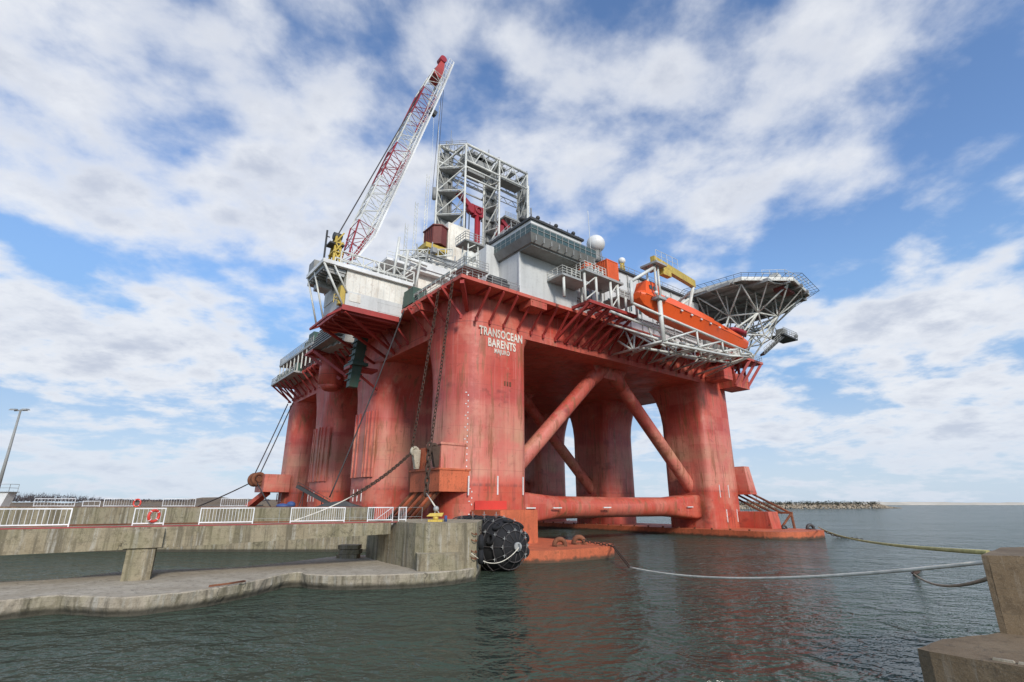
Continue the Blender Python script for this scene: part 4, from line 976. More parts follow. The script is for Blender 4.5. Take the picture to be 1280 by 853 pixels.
# ------------------------------------------------------------------ helideck
hd = bpy.data.objects.new('helideck', None); COL.objects.link(hd); hd.parent = rig
HC = Vector((65.5, -1.5)); HR, HZ = 12.4, 44.0
def oct_(r, z, off=165): return [(HC.x + r * math.cos(R(off + 45 * k)), HC.y + r * math.sin(R(off + 45 * k)), z) for k in range(8)]
MB().loft([oct_(HR, HZ), oct_(HR, HZ + .35)]).build('landing_deck', 'galv', hd)
m = MB(); o8 = oct_(HR + .02, HZ + .1)
for a, b in zip(o8, o8[1:] + o8[:1]): m.beam(a, b, .25, .7)
m.build('edge_beam', 'white', hd)
net = MB(); inn, outr = oct_(HR + .1, HZ + .2), oct_(HR + 1.9, HZ + .5)
for k in range(8):
    a0, a1, b0, b1 = [Vector(x) for x in (inn[k], inn[(k + 1) % 8], outr[k], outr[(k + 1) % 8])]
    for i in range(9): net.tube(a0.lerp(a1, i / 8), b0.lerp(b1, i / 8), .035, 5)
    for i in range(1, 4): net.tube(a0.lerp(b0, i / 3), a1.lerp(b1, i / 3), .02 if i < 3 else .045, 5)
net.build('safety_net', 'dark', hd)
m = MB()
for k in range(7): v = HC.x - 11.5 + 3.8 * k; hl = math.sqrt(max(1, 12.3 ** 2 - (v - HC.x) ** 2)); m.beam((v, HC.y - hl, HZ - .35), (v, HC.y + hl, HZ - .35), .25, .6)
for k in range(5): u = HC.y - 9.5 + 4.75 * k; hl = math.sqrt(max(1, 12.2 ** 2 - (u - HC.y) ** 2)); m.beam((HC.x - hl, u, HZ - .3), (HC.x + hl, u, HZ - .3), .2, .5)
m.build('deck_beam', 'galv', hd)
MB().box((HC.x - 3.5, HC.y - 10.3, HZ - 1.2), (HC.x + .8, HC.y - 8.4, HZ - .62)).build('drain_box', 'oxide', hd)
inner = oct_(6.6, HZ - 4.6, 187.5); inner2 = oct_(7.4, HZ - .5, 165)
top = oct_(11.2, HZ - .5, 165); midt = oct_(11.4, HZ - .5, 187.5)
m = MB(); cn = (HC.x, HC.y, HZ - 6.0)
for k in range(8):
    a = inner[k]; b = inner[(k + 1) % 8]
    m.tube(a, b, .16, 7); m.tube(a, top[k], .15, 7); m.tube(a, top[(k + 1) % 8], .15, 7); m.tube(a, cn, .15, 7)
    m.tube(a, (HC.x + (a[0] - HC.x) * .45, HC.y + (a[1] - HC.y) * .45, HZ - .5), .13, 7); m.tube(a, (HC.x + (a[0] - HC.x) * 1.02, HC.y + (a[1] - HC.y) * 1.02, HZ - .5), .12, 6)
    m.tube(cn, (HC.x + (b[0] - HC.x) * .5, HC.y + (b[1] - HC.y) * .5, HZ - .5), .12, 6)
low = oct_(4.6, HZ - 8.2, 165)
for k in range(8):
    a = inner[k]; b = low[k]; b2 = low[(k + 1) % 8]
    m.tube(a, b2, .13, 6); m.tube(b, cn, .12, 6); m.tube(b, b2, .12, 6); m.tube(a, b, .12, 6)
    m.tube(inner[k], midt[k], .11, 6); m.tube(midt[k], top[(k + 1) % 8], .1, 6)
m.build('space_truss', 'white', hd)
m = MB()
for (p, b) in ((inner[0], (57.5, .6, 32)), (inner[1], (58.5, -1.0, 32)), (inner[2], (60.5, -1.0, 32)), (cn, (61.5, 1.0, 32)), (cn, (58.5, 6, 32)), (inner[4], (67.5, .3, 32)), (inner[3], (66.5, -1.6, 32)), (inner[6], (67, 9, 32)), (inner[7], (60, 9, 32)), (inner[3], (62.5, -1, 32)), (inner[1], (55, 3, 32))):
    m.tube(p, b, .16, 8)
m.build('support_leg', 'white', hd)
m = MB()
for k in range(6): v = 58.2 + 1.55 * k; m.tube((v, -.6, 32), (v + .3, -.3, 37.2), .1, 6); m.tube((v, -.6, 32), (v + 1.6, -.3, 37), .08, 6)
m.build('leg_bracing', 'white', hd)
MB().box((56.5, 1.5, 32), (68, 8, 37.5)).build('helideck_house', 'grey2', hd)
MB().box((60.5, -11.6, HZ + .35), (62.2, -10.2, HZ + 1.6)).build('fire_monitor', 'white', hd, bevel=.15); MB().box((64, -12.6, HZ + .35), (66, -11.6, HZ + 1.3)).build('fire_monitor', 'white', hd, bevel=.15)
MB().rail([(57.5, -10.3, HZ + .35), (60.5, -13.0, HZ + .35), (68.5, -13.7, HZ + .35)], 1.3, 1.3, .04).build('access_railing', 'white', hd)
sp_ = MB().box((70.0, -7.2, 36.7), (76.0, -4.2, 37.0)).build('side_landing', 'dark', hd)
MB().rail([(70, -7.2, 37), (76., -7.2, 37), (76., -4.2, 37)], 1.3, .9, .045, 2).build('landing_railing', 'galv', hd)
m = MB(); m.tube((71.5, -4.6, 37), (71.5, -3.0, 41), .08); m.tube((74, -4.6, 37), (73, -3, 41), .08); m.tube((76.3, -4.4, 37), (74.5, -3, 42), .1); m.sphere((77, -6.6, 38.0), .4, 8, 6); m.box((71.6, -6.6, 37), (73, -5, 38.6)); m.build('landing_hanger', 'galv', hd)
sr = MB(); sr.beam((71.2, -6.4, 36.8), (65.2, -4.6, 32.3), 1.0, .35); sr = sr.build('access_stair', 'dark', hd)
MB().rail([(71.2, -6.9, 36.9), (65.2, -5.1, 32.4)], 1.2, 1.0, .045, 2).build('stair_railing', 'galv', hd)
# red outriggers under the helideck corner
m = MB(); m.box((57.5, -2.6, 31.5), (69.4, .0, 31.95)); m.build('corner_platform', 'deckred', rig)
MB().box((57.6, -.6, 27.4), (60.6, 3.4, 30.0)).build('outrigger_box', 'deckred', rig, bevel=.05)
MB().box((62.4, -.2, 26.6), (67.4, 3.6, 29.2)).build('outrigger_box', 'deckred', rig, bevel=.05)
m = MB()
for v in (62.6, 64.8, 67.0): m.beam((v, .0, 27.0), (v + 1.8, -2.4, 31.5), .45, .5)
for v in (57.8, 60.4): m.beam((v, -.5, 29.8), (v, -2.4, 31.5), .35, .4)
for v in (62.6, 64.8, 67.0): m.beam((v, .2, 29.1), (v, .2, 31.5), .4, .4)
m.build('corner_bracket', 'bred', rig)
m = MB(); m.rail([(57.5, -2.5, 31.95), (69.3, -2.5, 31.95)], 1.1, 1.0, .045, 2)
for k in range(6): m.box((58 + 1.7 * k, -1.8, 31.95), (59 + 1.7 * k, -.5, 32.6 + .4 * (k % 3)))
m.build('corner_fittings', 'white', rig)

# ------------------------------------------------------------------ derrick
dk = bpy.data.objects.new('derrick', None); COL.objects.link(dk); dk.parent = rig
ZB, ZT = 50.0, 88.6
TW = [((25.5, 40), (20.6, 44.6), (25.6, 46.5)), ((35.6, 40), (34.0, 44.4), (38.0, 46)), ((44.8, 40), (45.6, 45), (48.5, 44))]
bays = [50, 56.4, 63.0, 69.4, 75.8, 82.2, ZT]
for ti, (A, B, C_) in enumerate(TW):
    m = MB()
    for p in (A, B): m.tube((p[0], p[1], ZB), (p[0], p[1], ZT), .26, 8)
    m.tube((C_[0], C_[1], ZB), (C_[0], C_[1], ZT), .30, 8)
    for z0, z1 in zip(bays, bays[1:]):
        for P, Q in ((A, B), (B, C_), (C_, A)):
            m.tube((P[0], P[1], z1), (Q[0], Q[1], z1), .16, 6); m.tube((Q[0], Q[1], z0), (P[0], P[1], z1), .16, 6)
            if P is not A: zm = (z0 + z1) / 2; m.tube((P[0], P[1], z0), (Q[0], Q[1], z1), .11, 5); m.tube((P[0], P[1], zm), (Q[0], Q[1], zm), .1, 5)
    t = m.build('derrick_tower', 'white', dk)
    for z in bays[1:-1]:
        MB().prism([(A[0] - .3, A[1] + .9), (B[0] + .5, B[1]), (C_[0], C_[1])], z - .15, z + .02).build('tower_landing', 'galv', dk)
    cx, cy = (B[0] * .45 + C_[0] * .55, B[1] * .45 + C_[1] * .55)
    m = MB(); m.box((cx - .55, cy - .55, ZB), (cx + .55, cy + .55, ZT + 2)); m.box((cx + .9, cy - .3, ZB), (cx + 1.3, cy + .1, ZT)); m.tube((cx - 1.1, cy, ZB), (cx - 1.1, cy, ZT - 3), .18, 6); m.build('guide_column', 'grey2', dk)
    m = MB()
    for j in range(5): x = cx + random.uniform(-2.2, 2.2); y = cy + random.uniform(-1.5, .6); m.tube((x, y, ZB), (x, y, ZT - random.uniform(0, 9)), random.choice((.09, .12, .2)), 6)
    m.box((cx - 1.9, cy - .2, ZB), (cx - 1.4, cy, ZT - 2)); m.build('cable_tray', 'grey2', dk)
    for z in bays[1:]:
        m = MB()
        for j in range(4): m.box((cx + random.uniform(-2, 1), cy + random.uniform(-1.2, .5), z - random.uniform(.3, 2)), (cx + random.uniform(1, 2), cy + random.uniform(.6, 1), z - random.uniform(2, 2.6)))
        m.rail([(A[0], A[1], z), (B[0], B[1], z)], 1.0, 1.6, .04, 1)
        m.build('tower_fitting', 'grey2', dk)
m = MB()
for z, r in ((ZT, .36), (ZT - 4.6, .26)):
    m.tube((25.5, 40, z), (44.8, 40, z), r, 8); m.tube((20.6, 44.6, z), (34.0, 44.4, z), r, 8); m.tube((34, 44.4, z), (45.6, 45, z), r, 8)
for z in (82.2, 79.6): m.tube((25.5, 40, z), (35.6, 40, z), .24, 8); m.tube((25.6, 46, z), (38, 46, z), .22, 8)
for k in range(9):
    v = 25.5 + 19.3 * k / 8; m.tube((v, 40, ZT), (min(44.8, v + 2.4), 40, ZT - 4.6), .13, 6) if k % 2 == 0 else m.tube((v, 40, ZT - 4.6), (min(44.8, v + 2.4), 40, ZT), .13, 6)
    m.tube((v, 40, ZT), (v - 1, 45, ZT), .14, 6)
m.build('crown_beam', 'white', dk)
m = MB()
for z in (ZT - 2.4, ZT - 6.0):
    for k in range(16): v = 22 + 1.45 * k; m.tube((v, 45.2, z if k % 2 else z - 1.5), (v + 1.45, 45.2, z - 1.5 if k % 2 else z), .09, 5)
    m.tube((21, 45.2, z), (45.4, 45.2, z), .12, 6); m.tube((21, 45.2, z - 1.5), (45.4, 45.2, z - 1.5), .12, 6)
m.build('rear_lattice', 'galv', dk)
m = MB()
for a_, b_ in (((26, 41, ZT - 3.8), (34, 44.5, ZT - 2.0)), ((37, 41, ZT - 4.2), (44, 44, ZT - 3.0)), ((38, 40.6, 73.5), (43.6, 44.5, 74.0)), ((27, 41.2, ZT - 6.3), (32, 44, ZT - 5.6))): MB().box(a_, b_).build('crown_block', 'grey2', dk)
for k in range(30): v = 22 + .78 * k; m.tube((v, 43.5, ZT), (v, 43.5, ZT + random.choice((1.2, 1.2, 1.6, 2.6))), .09, 5)
m.tube((22, 43.5, ZT + 1.2), (45.4, 43.5, ZT + 1.2), .06, 5)
for k in range(14): v = random.uniform(21, 45); m.box((v, 42, ZT), (v + random.uniform(.5, 1.6), 45, ZT + random.uniform(.4, 1.5)))
m.tube((23.5, 44, ZT), (23.5, 44, ZT + 5.5), .06, 5); m.tube((34, 42.5, ZT), (34, 42.5, ZT + 4), .12, 5)
m.build('crown_machinery', 'grey2', dk)
m = MB(); m.tube((38, 41, 74), (41, 43, 72.0), .2); m.tube((43.6, 41, 74), (41, 43, 72.0), .2); m.rail([(38, 40.6, 74), (43.6, 40.6, 74)], 1.1, .9, .05, 2); m.build('monkey_board', 'galv', dk)
m = MB(); m.beam((25.0, 42.5, 76.2), (29.0, 42.5, 73.4), .9, 1.2); m.tube((29.2, 42.0, 73.2), (29.2, 43.4, 73.2), 1.25, 14); m.box((29.6, 41.8, 71.5), (32.2, 43.4, 74.2)); m.torus((30.8, 41.7, 73.0), (0, 1, 0), .8, .25, 14, 8)
tb = m.build('travelling_block', 'crimson', dk)
m = MB(); m.tube((30.6, 42.3, 52), (30.6, 42.3, 72), .55, 10); m.tube((31.8, 42.9, 52), (31.8, 42.9, 72), .22, 8); m.build('hoist_cylinder', 'crimson', dk)
m = MB()
for v in (26.4, 27.6, 28.6): m.tube((v, 42.6, 51), (v, 42.6, 72), .14, 6)
m.build('drill_pipe', 'dark', dk)
m = MB(); m.beam((37.8, 42, 73.0), (41.5, 42, 70.0), .9, 1.0); m.box((37.2, 41.6, 68.0), (38.4, 43.4, 71.5)); m.tube((39.6, 42, 71.6), (40.6, 42, 70.8), .9, 12); m.build('pipe_handler', 'crimson', dk)
m = MB()
for (v, u, zt) in ((18.6, 45.5, 80), (16.6, 46.5, 72), (14.8, 47.2, 66)):
    for dv_, du_ in ((-.35, 0), (.35, 0), (0, .6)): m.tube((v + dv_, u + du_, 50), (v + dv_, u + du_, zt), .07, 5)
    n = int((zt - 50) / 1.1)
    for i in range(n): z = 50 + 1.1 * i; m.tube((v - .35, u, z), (v + .35, u, z + 1.1), .045, 4); m.tube((v + .35, u, z), (v, u + .6, z + 1.1), .045, 4)
m.tube((20.3, 44.4, 78), (20.0, 44.4, 100), .06, 5); m.tube((19.3, 45, 70), (18.9, 45, 97), .04, 5)
m.build('pipe_rack_mast', 'white', dk)
# drill floor and substructure
dfl = MB().box((9.5, 30.5, 33), (46, 52, 49.6)).build('drill_floor', 'grey2', rig)
MB().box((9, 30, 49.6), (48, 52.5, 50.2)).build('floor_plate', 'galv', dfl)
MB().box((17.6, 33.5, 50.2), (23.0, 39.4, 61.2)).build('windwall', 'cream', rig)
m = MB()
for k in range(14): m.box((17.7 + .38 * k, 33.42, 50.3), (17.8 + .38 * k, 33.5, 61.1))
m.build('windwall_rib', 'cream', rig)
MB().box((12.6, 33.4, 53.9), (17.5, 38, 54.9)).build('yellow_skid', 'yellow', rig, bevel=.05)
m = MB(); m.prism([(14.2, 33.6), (15.6, 32.7), (17.3, 33.4), (17.4, 37.5), (14.2, 37.5)], 55.2, 59.2); m.prism([(14.0, 33.4), (15.6, 32.5), (17.5, 33.2), (17.6, 37.7), (14.0, 37.7)], 59.2, 59.45)
for k in range(5): m.box((14.1, 33.8 + .8 * k, 55.3), (14.2, 34.1 + .8 * k, 59.1))
m.build('driller_cabin', 'oxide', rig)
m = MB(); m.box((11.0, 29, 46), (25, 30.6, 49.0)); m.box((5, 26, 32), (16, 30.2, 40.5)); m.build('substructure_wall', 'cream', rig)
# mud and pipe-deck modules
m = MB(); m.box((-1.0, 20.2, 41.6), (5.0, 31, 42.0)); m.box((2.2, 18.2, 40.2), (9.3, 27, 40.7)); m.box((2.0, 18.0, 40.7), (9.4, 18.5, 41.9)); m.box((4.5, 24, 44.0), (14, 30, 44.4))
rf = m.build('module_roof', 'wpanel', rig)
m = MB(); m.box((4.2, 19.4, 32), (9.4, 25.5, 40.2)); m.box((-.4, 24, 36.5), (4, 30, 41.6)); m.box((6, 25.5, 40.7), (14, 29.5, 44.0)); m.build('module_wall', 'cream', rig)
m = MB()
for k in range(34):
    v = random.uniform(2, 22); u = random.uniform(18, 29); z = random.choice((42.0, 44.4, 40.7, 41.8)); s_ = random.uniform(.3, 1.0)
    m.box((v, u, z), (v + s_, u + s_, z + random.uniform(.4, 2.2)))
for k in range(16): v = random.uniform(3, 20); u = random.uniform(20, 29); m.tube((v, u, 36), (v + random.uniform(-2, 2), u, random.uniform(43, 48)), .12, 6)
for k in range(8): u = random.uniform(19, 28); z = random.uniform(41, 47); m.tube((6, u, z), (20, u, z + random.uniform(-1, 1)), .14, 6)
m.build('pipework', 'galv', rig)
MB().rail([(-1, 20.3, 42.0), (5, 20.3, 42.0)], 1.1, 1.0, .045).build('roof_railing', 'white', rig)
MB().rail([(4.5, 24, 44.4), (14, 24, 44.4), (14, 30, 44.4)], 1.1, 1.0, .045, 2).build('roof_railing', 'white', rig)
m = MB(); m.ladder_truss((5, 28.8, 47.2), (16, 28.8, 51), 1.4, 7, .12); m.ladder_truss((9, 23, 43), (17, 23, 46), 1.2, 6, .1); m.build('pipe_bridge', 'white', rig)
m = MB(); m.box((16, 21, 32), (27, 30, 43)); m.box((23, 23, 43), (34, 30, 47)); m.build('engine_casing', 'grey2', rig)
m = MB()
for k in range(20):
    v = random.uniform(15, 33); z = 43 if v < 23 else 47; m.box((v, 21.5, z), (v + random.uniform(.5, 1.8), 24, z + random.uniform(.5, 2.4)))
m.rail([(14, 21, 43), (27, 21, 43)], 1.1, 1.2, .045, 2); m.build('casing_fittings', 'galv', rig)
# camera tower with two gratings near the corner
ct = MB()
for dv_ in (0, 1.9):
    for du_ in (0, 1.6): ct.tube((2.2 + dv_, 2.2 + du_, 32), (2.4 + dv_ * .8, 2.4 + du_ * .8, 38.2), .1, 6)
for z in (33.5, 35.4, 37): ct.tube((2.2, 2.2, z), (4.0, 2.2, z + 1.4), .07, 5); ct.tube((4.1, 2.2, z), (4.0, 3.8, z + 1.4), .07, 5)
ct = ct.build('equipment_tower', 'white', rig)
MB().box((1.4, 1.6, 34.1), (5.2, 4.6, 34.35)).build('tower_grating', 'grey2', ct); MB().box((1.7, 2.0, 38.0), (4.8, 4.4, 38.25)).build('tower_grating', 'grey2', ct)
MB().rail([(1.4, 4.6, 34.35), (1.4, 1.6, 34.35), (5.2, 1.6, 34.35)], 1.1, .6, .04, 2).build('tower_railing', 'galv', ct)
MB().rail([(1.7, 4.4, 38.25), (1.7, 2.0, 38.25), (4.8, 2.0, 38.25)], 1.1, .6, .04, 2).build('tower_railing', 'galv', ct)
m = MB(); m.sphere((3.2, 3.2, 36.4), .9, 10, 7); m.box((2.4, 2.6, 34.4), (4.2, 4, 35.5)); m.build('tower_equipment', 'white', ct)

# ------------------------------------------------------------------ port side overhang platform (cream) and its red base
pl = bpy.data.objects.new('side_platform', None); COL.objects.link(pl); pl.parent = rig
MB().box((-8.4, 16.0, 32.9), (.9, 24.5, 36.0)).build('upper_wall', 'cream', pl)
MB().box((-8.3, 15.9, 30.8), (.1, 24.5, 32.9)).build('lower_wall', 'grey', pl)
m = MB(); m.box((-7.8, 15.84, 31.5), (-6.2, 15.9, 32.7)); m.build('door_panel', 'cream', pl)
m = MB()
for k in range(11): m.box((-8.3 + .9 * k, 15.97, 32.95), (-8.26 + .9 * k, 16.0, 35.95))
m.box((-3.6, 15.86, 31.0), (-.1, 15.9, 32.3)); m.box((-3.7, 15.84, 32.3), (-.05, 15.9, 32.4)); m.build('panel_seam', 'grey', pl)
MB().box((-11.9, 15.5, 36.0), (1.4, 22.6, 36.55)).build('roof_slab', 'wpanel', pl)
MB().box((-8.7, 15.6, 30.0), (-.4, 25, 30.75)).build('base_frame', 'bred', pl)
m = MB()
for u, e in ((15.9, 22.5), (20.2, 25.5), (24.6, 30.0)): m.beam((-8.2, u, 29.9), (2.55, e, 27.4), .32, .36)
m.beam((-8.5, 15.8, 30.2), (-9.8, 17.5, 29.4), .25, .3); m.beam((-9.8, 17.5, 29.4), (-9.8, 24.9, 29.4), .25, .3); m.beam((-9.8, 24.8, 29.4), (-8.4, 24.8, 30.2), .25, .3); 
for k in range(6): m.beam((-8.5, 16.2 + 1.7 * k, 29.9), (-.5, 16.2 + 1.7 * k, 29.9), .18, .35)
m.build('base_strut', 'bred', pl)
m = MB(); m.tube((-11.7, 15.7, 36), (-8.6, 15.8, 30.6), .16, 7); m.tube((-10.3, 15.7, 36), (-8.2, 15.8, 32.6), .13, 7); m.tube((-11.7, 19.5, 36), (-9.8, 19.5, 29.5), .13, 7); m.tube((-11.7, 22.3, 36), (-9.8, 22.3, 29.5), .13, 7); m.build('end_strut', 'white', pl)
m = MB(); m.box((-11.6, 16.2, 35.4), (-8.5, 22.2, 35.9)); m.box((-10.8, 20, 34.2), (-9.0, 22.2, 35.4))
for k in range(7): m.beam((-11.5, 16.4 + .9 * k, 35.3), (-8.6, 16.4 + .9 * k, 35.1), .2, .4); m.box((-10.6 + .2 * k, 17 + .6 * k, 34.4 + .1 * k), (-10.1 + .2 * k, 17.5 + .6 * k, 35.3))
m.build('under_roof_gear', 'galv', pl)
m = MB(); m.box((-9.1, 15.8, 30.8), (-8.4, 16.8, 33.4)); m.rail([(-9.8, 16, 30.8), (-8.5, 16, 30.8)], 1.2, .6, .05, 2); m.build('yellow_ladder', 'yellow', pl)
m = MB(); m.ladder_truss((-9.5, 15.8, 37.0), (1.6, 15.8, 37.0), 1.4, 7, .13); m.ladder_truss((-9.5, 18.2, 37.0), (1.6, 18.2, 37.0), 1.4, 7, .12)
for v in (-9.5, -4, 1.6): m.tube((v, 15.8, 36.5), (v, 15.8, 38.4), .12)
m.build('pipe_rack', 'white', pl)
m = MB()
for v, z in ((-.4, 44.4), (1.2, 42.6), (3.4, 41.6)): m.tube((v - .6, 17.5, 36.4), (v, 17.5, z), .2, 8)
m.tube((-.6, 17.5, 41.4), (4.6, 17.5, 41.0), .16, 7); m.tube((-.6, 17.5, 36.8), (3.2, 17.5, 41), .13, 7); m.build('rack_posts', 'white', pl)
bx = MB(); bx.box((.0, 12.6, 32.2), (2.2, 15.4, 34.6)); bx.build('green_locker', 'green', rig, bevel=.08)
m = MB(); m.rail([(.2, 3, 33), (.2, 15, 33)], .5, 1.2, .05); m.tube((.4, 2, 33.4), (.4, 15, 33.4), .18, 8); m.build('deck_edge_pipe', 'white', rig)
# port side: further modules
pm = bpy.data.objects.new('port_modules', None); COL.objects.link(pm); pm.parent = rig
MB().box((-1.6, 51, 35.1), (5, 74, 35.6)).build('upper_platform', 'galv', pm)
MB().rail([(-1.5, 51, 35.6), (-1.5, 74, 35.6), (4, 74, 35.6)], 1.3, 1.1, .05, 3).build('platform_railing', 'galv', pm)
m = MB(); m.box((-1.0, 53, 35.6), (1.2, 56, 38.4)); m.box((-.9, 56.5, 35.6), (1, 58.6, 37.2)); m.build('green_tank', 'green', pm, bevel=.1)
for k in range(9): MB().tube((-1.4, 52 + 2.7 * k, 31.5), (-1.4, 52 + 2.7 * k, 35.2), .14, 6).build('platform_post', 'white', pm)
MB().box((-2.0, 60, 31.2), (2, 77.5, 31.55)).build('lower_platform', 'galv', pm)
MB().rail([(-1.9, 60, 31.55), (-1.9, 77.4, 31.55), (1, 77.4, 31.55)], 1.2, 1.2, .05, 2).build('platform_railing', 'galv', pm)
m = MB()
for k in range(12): u = 60.5 + 1.35 * k; m.box((-1.5, u, 31.5), (-.2, u + random.uniform(.6, 1.1), 31.5 + random.uniform(.6, 2.0)))
m.build('platform_gear', 'green', pm)
m = MB()
for u in (68, 71, 74, 76.8): m.beam((-1.8, u, 31.2), (2.5, u - 1.0, 27.6), .28, .34)
m.build('platform_strut', 'bred', pm)
m = MB(); pr = []
for k in range(5): m.hexa([(-1.8 - .5 * k * .3, 33 + 2.6 * k, 31.2 + .2 * k), (2, 33 + 2.6 * k, 31.2), (2, 35.4 + 2.6 * k, 31.2), (-1.8 - .15 * k, 35.4 + 2.6 * k, 31.2 + .2 * k)], [(-1.2, 33 + 2.6 * k, 36.5), (2, 33 + 2.6 * k, 37), (2, 35.4 + 2.6 * k, 37), (-1.2, 35.4 + 2.6 * k, 36.5)])
m.build('louvre_housing', 'galv', pm)
m = MB()
for k in range(7): m.box((-3.6 + .3 * k, 34, 32.0 + .75 * k), (1.5, 47, 32.2 + .75 * k))
m.build('louvre', 'grey2', pm)
m = MB(); m.tube((1.0, 45.5, 26.0), (1.0, 45.5, 32.5), 2.3, 20); m.tube((1.0, 45.5, 25.2), (1.0, 45.5, 26.0), 1.2, 20, 2.3); m.tube((1.0, 45.5, 32.5), (1.0, 45.5, 33.2), 2.7, 20); m.build('crane_pedestal', 'red', rig)
m = MB(); m.beam((-3.4, 47, 31.8), (1.8, 43, 27.0), .5, .5); m.beam((-3.4, 44, 31.8), (1.8, 40, 27), .5, .5); m.box((-3.6, 43.6, 31.6), (0, 48, 32.0)); m.build('pedestal_strut', 'bred', rig)
m = MB(); m.hexa([(-2.4, 27.2, 22.4), (-1.0, 27.2, 22.4), (-1.0, 28.4, 22.4), (-2.4, 28.4, 22.4)], [(-2.4, 24.6, 33), (-.6, 24.6, 33), (-.6, 26.2, 33), (-2.4, 26.2, 33)])
for k in range(10): m.box((-2.6, 24.9 + .25 * k, 32 - .95 * k), (-.6, 26.6 + .25 * k, 32.15 - .95 * k))
m.box((-2.7, 25.8, 25.6), (-.2, 29.4, 26.1)); m.build('loading_station', 'green', rig)
m = MB(); m.box((-2.8, 26.6, 25.2), (1.8, 29.0, 25.6)); m.beam((-2.4, 27, 25.2), (2.6, 28, 22.6), .3, .3); m.build('station_bracket', 'bred', rig)

# ------------------------------------------------------------------ crane (turns on its own)
crn = rthing('pedestal_crane', 'red and white lattice boom crane standing raised above the cream platform', 'crane', -7.4, 24.5, 0)
m = MB(); m.tube((1.4, 3, 30.6), (1.4, 3, 38), 1.15, 20); m.tube((1.4, 3, 36.5), (1.4, 3, 38), 1.6, 20); m.build('pedestal', 'orange2', crn)
MB().box((-2.2, -1.6, 38), (3.0, 5.5, 39)).build('slew_deck', 'grey2', crn)
m = MB(); m.sphere((-.9, 1.2, 37.8), 1.5, 14, 9, (1.3, 1, 1.0)); m.build('winch_hood', 'grey2', crn)
m = MB()
for a, b in (((-.6, -.6, 38.6), (-.2, .2, 45.2)), ((.9, -.6, 38.6), (.3, .2, 45.2)), ((-.6, 2.4, 38.6), (-.2, 1.2, 45.2)), ((.9, 2.4, 38.6), (.3, 1.2, 45.2))): m.tube(a, b, .22, 7)
for z in (40.5, 42.2, 43.8): m.box((-.7, -.5, z), (.9, 1.8, z + .2)); m.tube((-.5, -.5, z), (.7, -.4, z + 2), .12); m.tube((.8, -.5, z - 2), (-.4, -.4, z), .12)
gy = m.build('gantry', 'yellow', crn)
m = MB(); m.box((-1.3, -.4, 43.6), (1.0, 1.6, 43.85)); m.tube((-.6, .6, 45.4), (.7, .6, 45.4), .6, 12); m.tube((-1.8, 0, 39), (-1.8, 0, 45.6), .17, 6); m.tube((-1.3, 0, 44.6), (-1.8, 0, 44.6), .1, 6); m.build('gantry_sheave', 'dark', gy)
MB().box((-2.6, 2.0, 39), (-1.0, 4.4, 41.2)).build('crane_cab', 'grey2', crn, bevel=.2)
base = Vector((1.9, .5, 41.6)); tip = Vector((17.4, 1.2, 92.2)); bd = (tip - base); bl_ = bd.length; bdn = bd.normalized()
U_ = Vector((0, 1, 0)); U_ = (U_ - bdn * U_.dot(bdn)).normalized(); N_ = bdn.cross(U_)
def wd_(t): return (1.6 + .15 * min(1, t / .12)) if t < .8 else 1.75 - .95 * (t - .8) / .2
def bp(t, a, b): return base + bd * t + U_ * (a * wd_(t)) + N_ * (b * .8 * wd_(t) * (.35 + .65 * min(1, t / .1)))
bm_ = bpy.data.objects.new('boom', None); COL.objects.link(bm_); bm_.parent = crn
segs = [(0.0, .13, 'crimson'), (.13, .32, 'white'), (.32, .48, 'crimson'), (.48, .63, 'white'), (.63, .78, 'crimson'), (.78, .90, 'white')]
for t0, t1, mt in segs:
    m = MB(); n = max(2, round((t1 - t0) * 26))
    for a, b in ((-1, -1), (1, -1), (1, 1), (-1, 1)): m.tube(bp(t0, a, b), bp(t1, a, b), .13, 6)
    for i in range(n):
        ta, tb_ = t0 + (t1 - t0) * i / n, t0 + (t1 - t0) * (i + 1) / n
        cs = ((-1, -1), (1, -1), (1, 1), (-1, 1))
        for k in range(4):
            p, q2 = cs[k], cs[(k + 1) % 4]
            m.tube(bp(tb_, *p), bp(tb_, *q2), .06, 5); m.tube(bp(ta, *(p if i % 2 else q2)), bp(tb_, *(q2 if i % 2 else p)), .06, 5)
    m.build('boom_section', mt, bm_)
m = MB(); m.loft([[bp(t, a * s_, b * s_) for a, b in ((-1, -1), (1, -1), (1, 1), (-1, 1))] for t, s_ in ((.885, .98), (.93, .95), (.97, .75), (1.01, .45))]); m.build('boom_tip', 'bred', bm_)
m = MB(); a0 = bp(1.0, 0, .3); m.tube(a0 - U_ * .8, a0 + U_ * .8, .75, 12); m.build('tip_sheave', 'crimson', bm_)
m = MB()
def wk(t, o, h): return base + bd * t - U_ * (wd_(t) + o) - N_ * (1.75 * (.35 + .65 * min(1, t / .1)) + h)
for t in range(40):
    t0, t1 = t / 40, (t + 1) / 40
    m.beam(wk(t0, .1, 0), wk(t1, .1, 0), .12, .3); m.beam(wk(t0, .95, 0), wk(t1, .95, 0), .12, .3)
    for k in range(3): m.beam(wk(t0 + .025 * (k / 3), .1, 0), wk(t0 + .025 * (k / 3), .95, 0), .22, .06)
    for o in (.1, .95):
        m.tube(wk(t1, o, 0), wk(t1, o, -1.1), .045, 4)
    for hh in (-.55, -1.1): m.tube(wk(t0, .95, hh), wk(t1, .95, hh), .045, 4)
m.build('boom_walkway', 'wpanel', bm_)
MB().beam(wk(.68, .6, .2), wk(.70, .6, .2), .8, 1.4).build('boom_lamp', 'dark', bm_)
m = MB()
gt = Vector((.1, .6, 45.8))
for k in (-.5, -.15, .2, .5): m.tube(gt + Vector((0, k, 0)), bp(.93, k, 1.0), .05, 4)
m.build('pendant_rope', 'cable', crn)
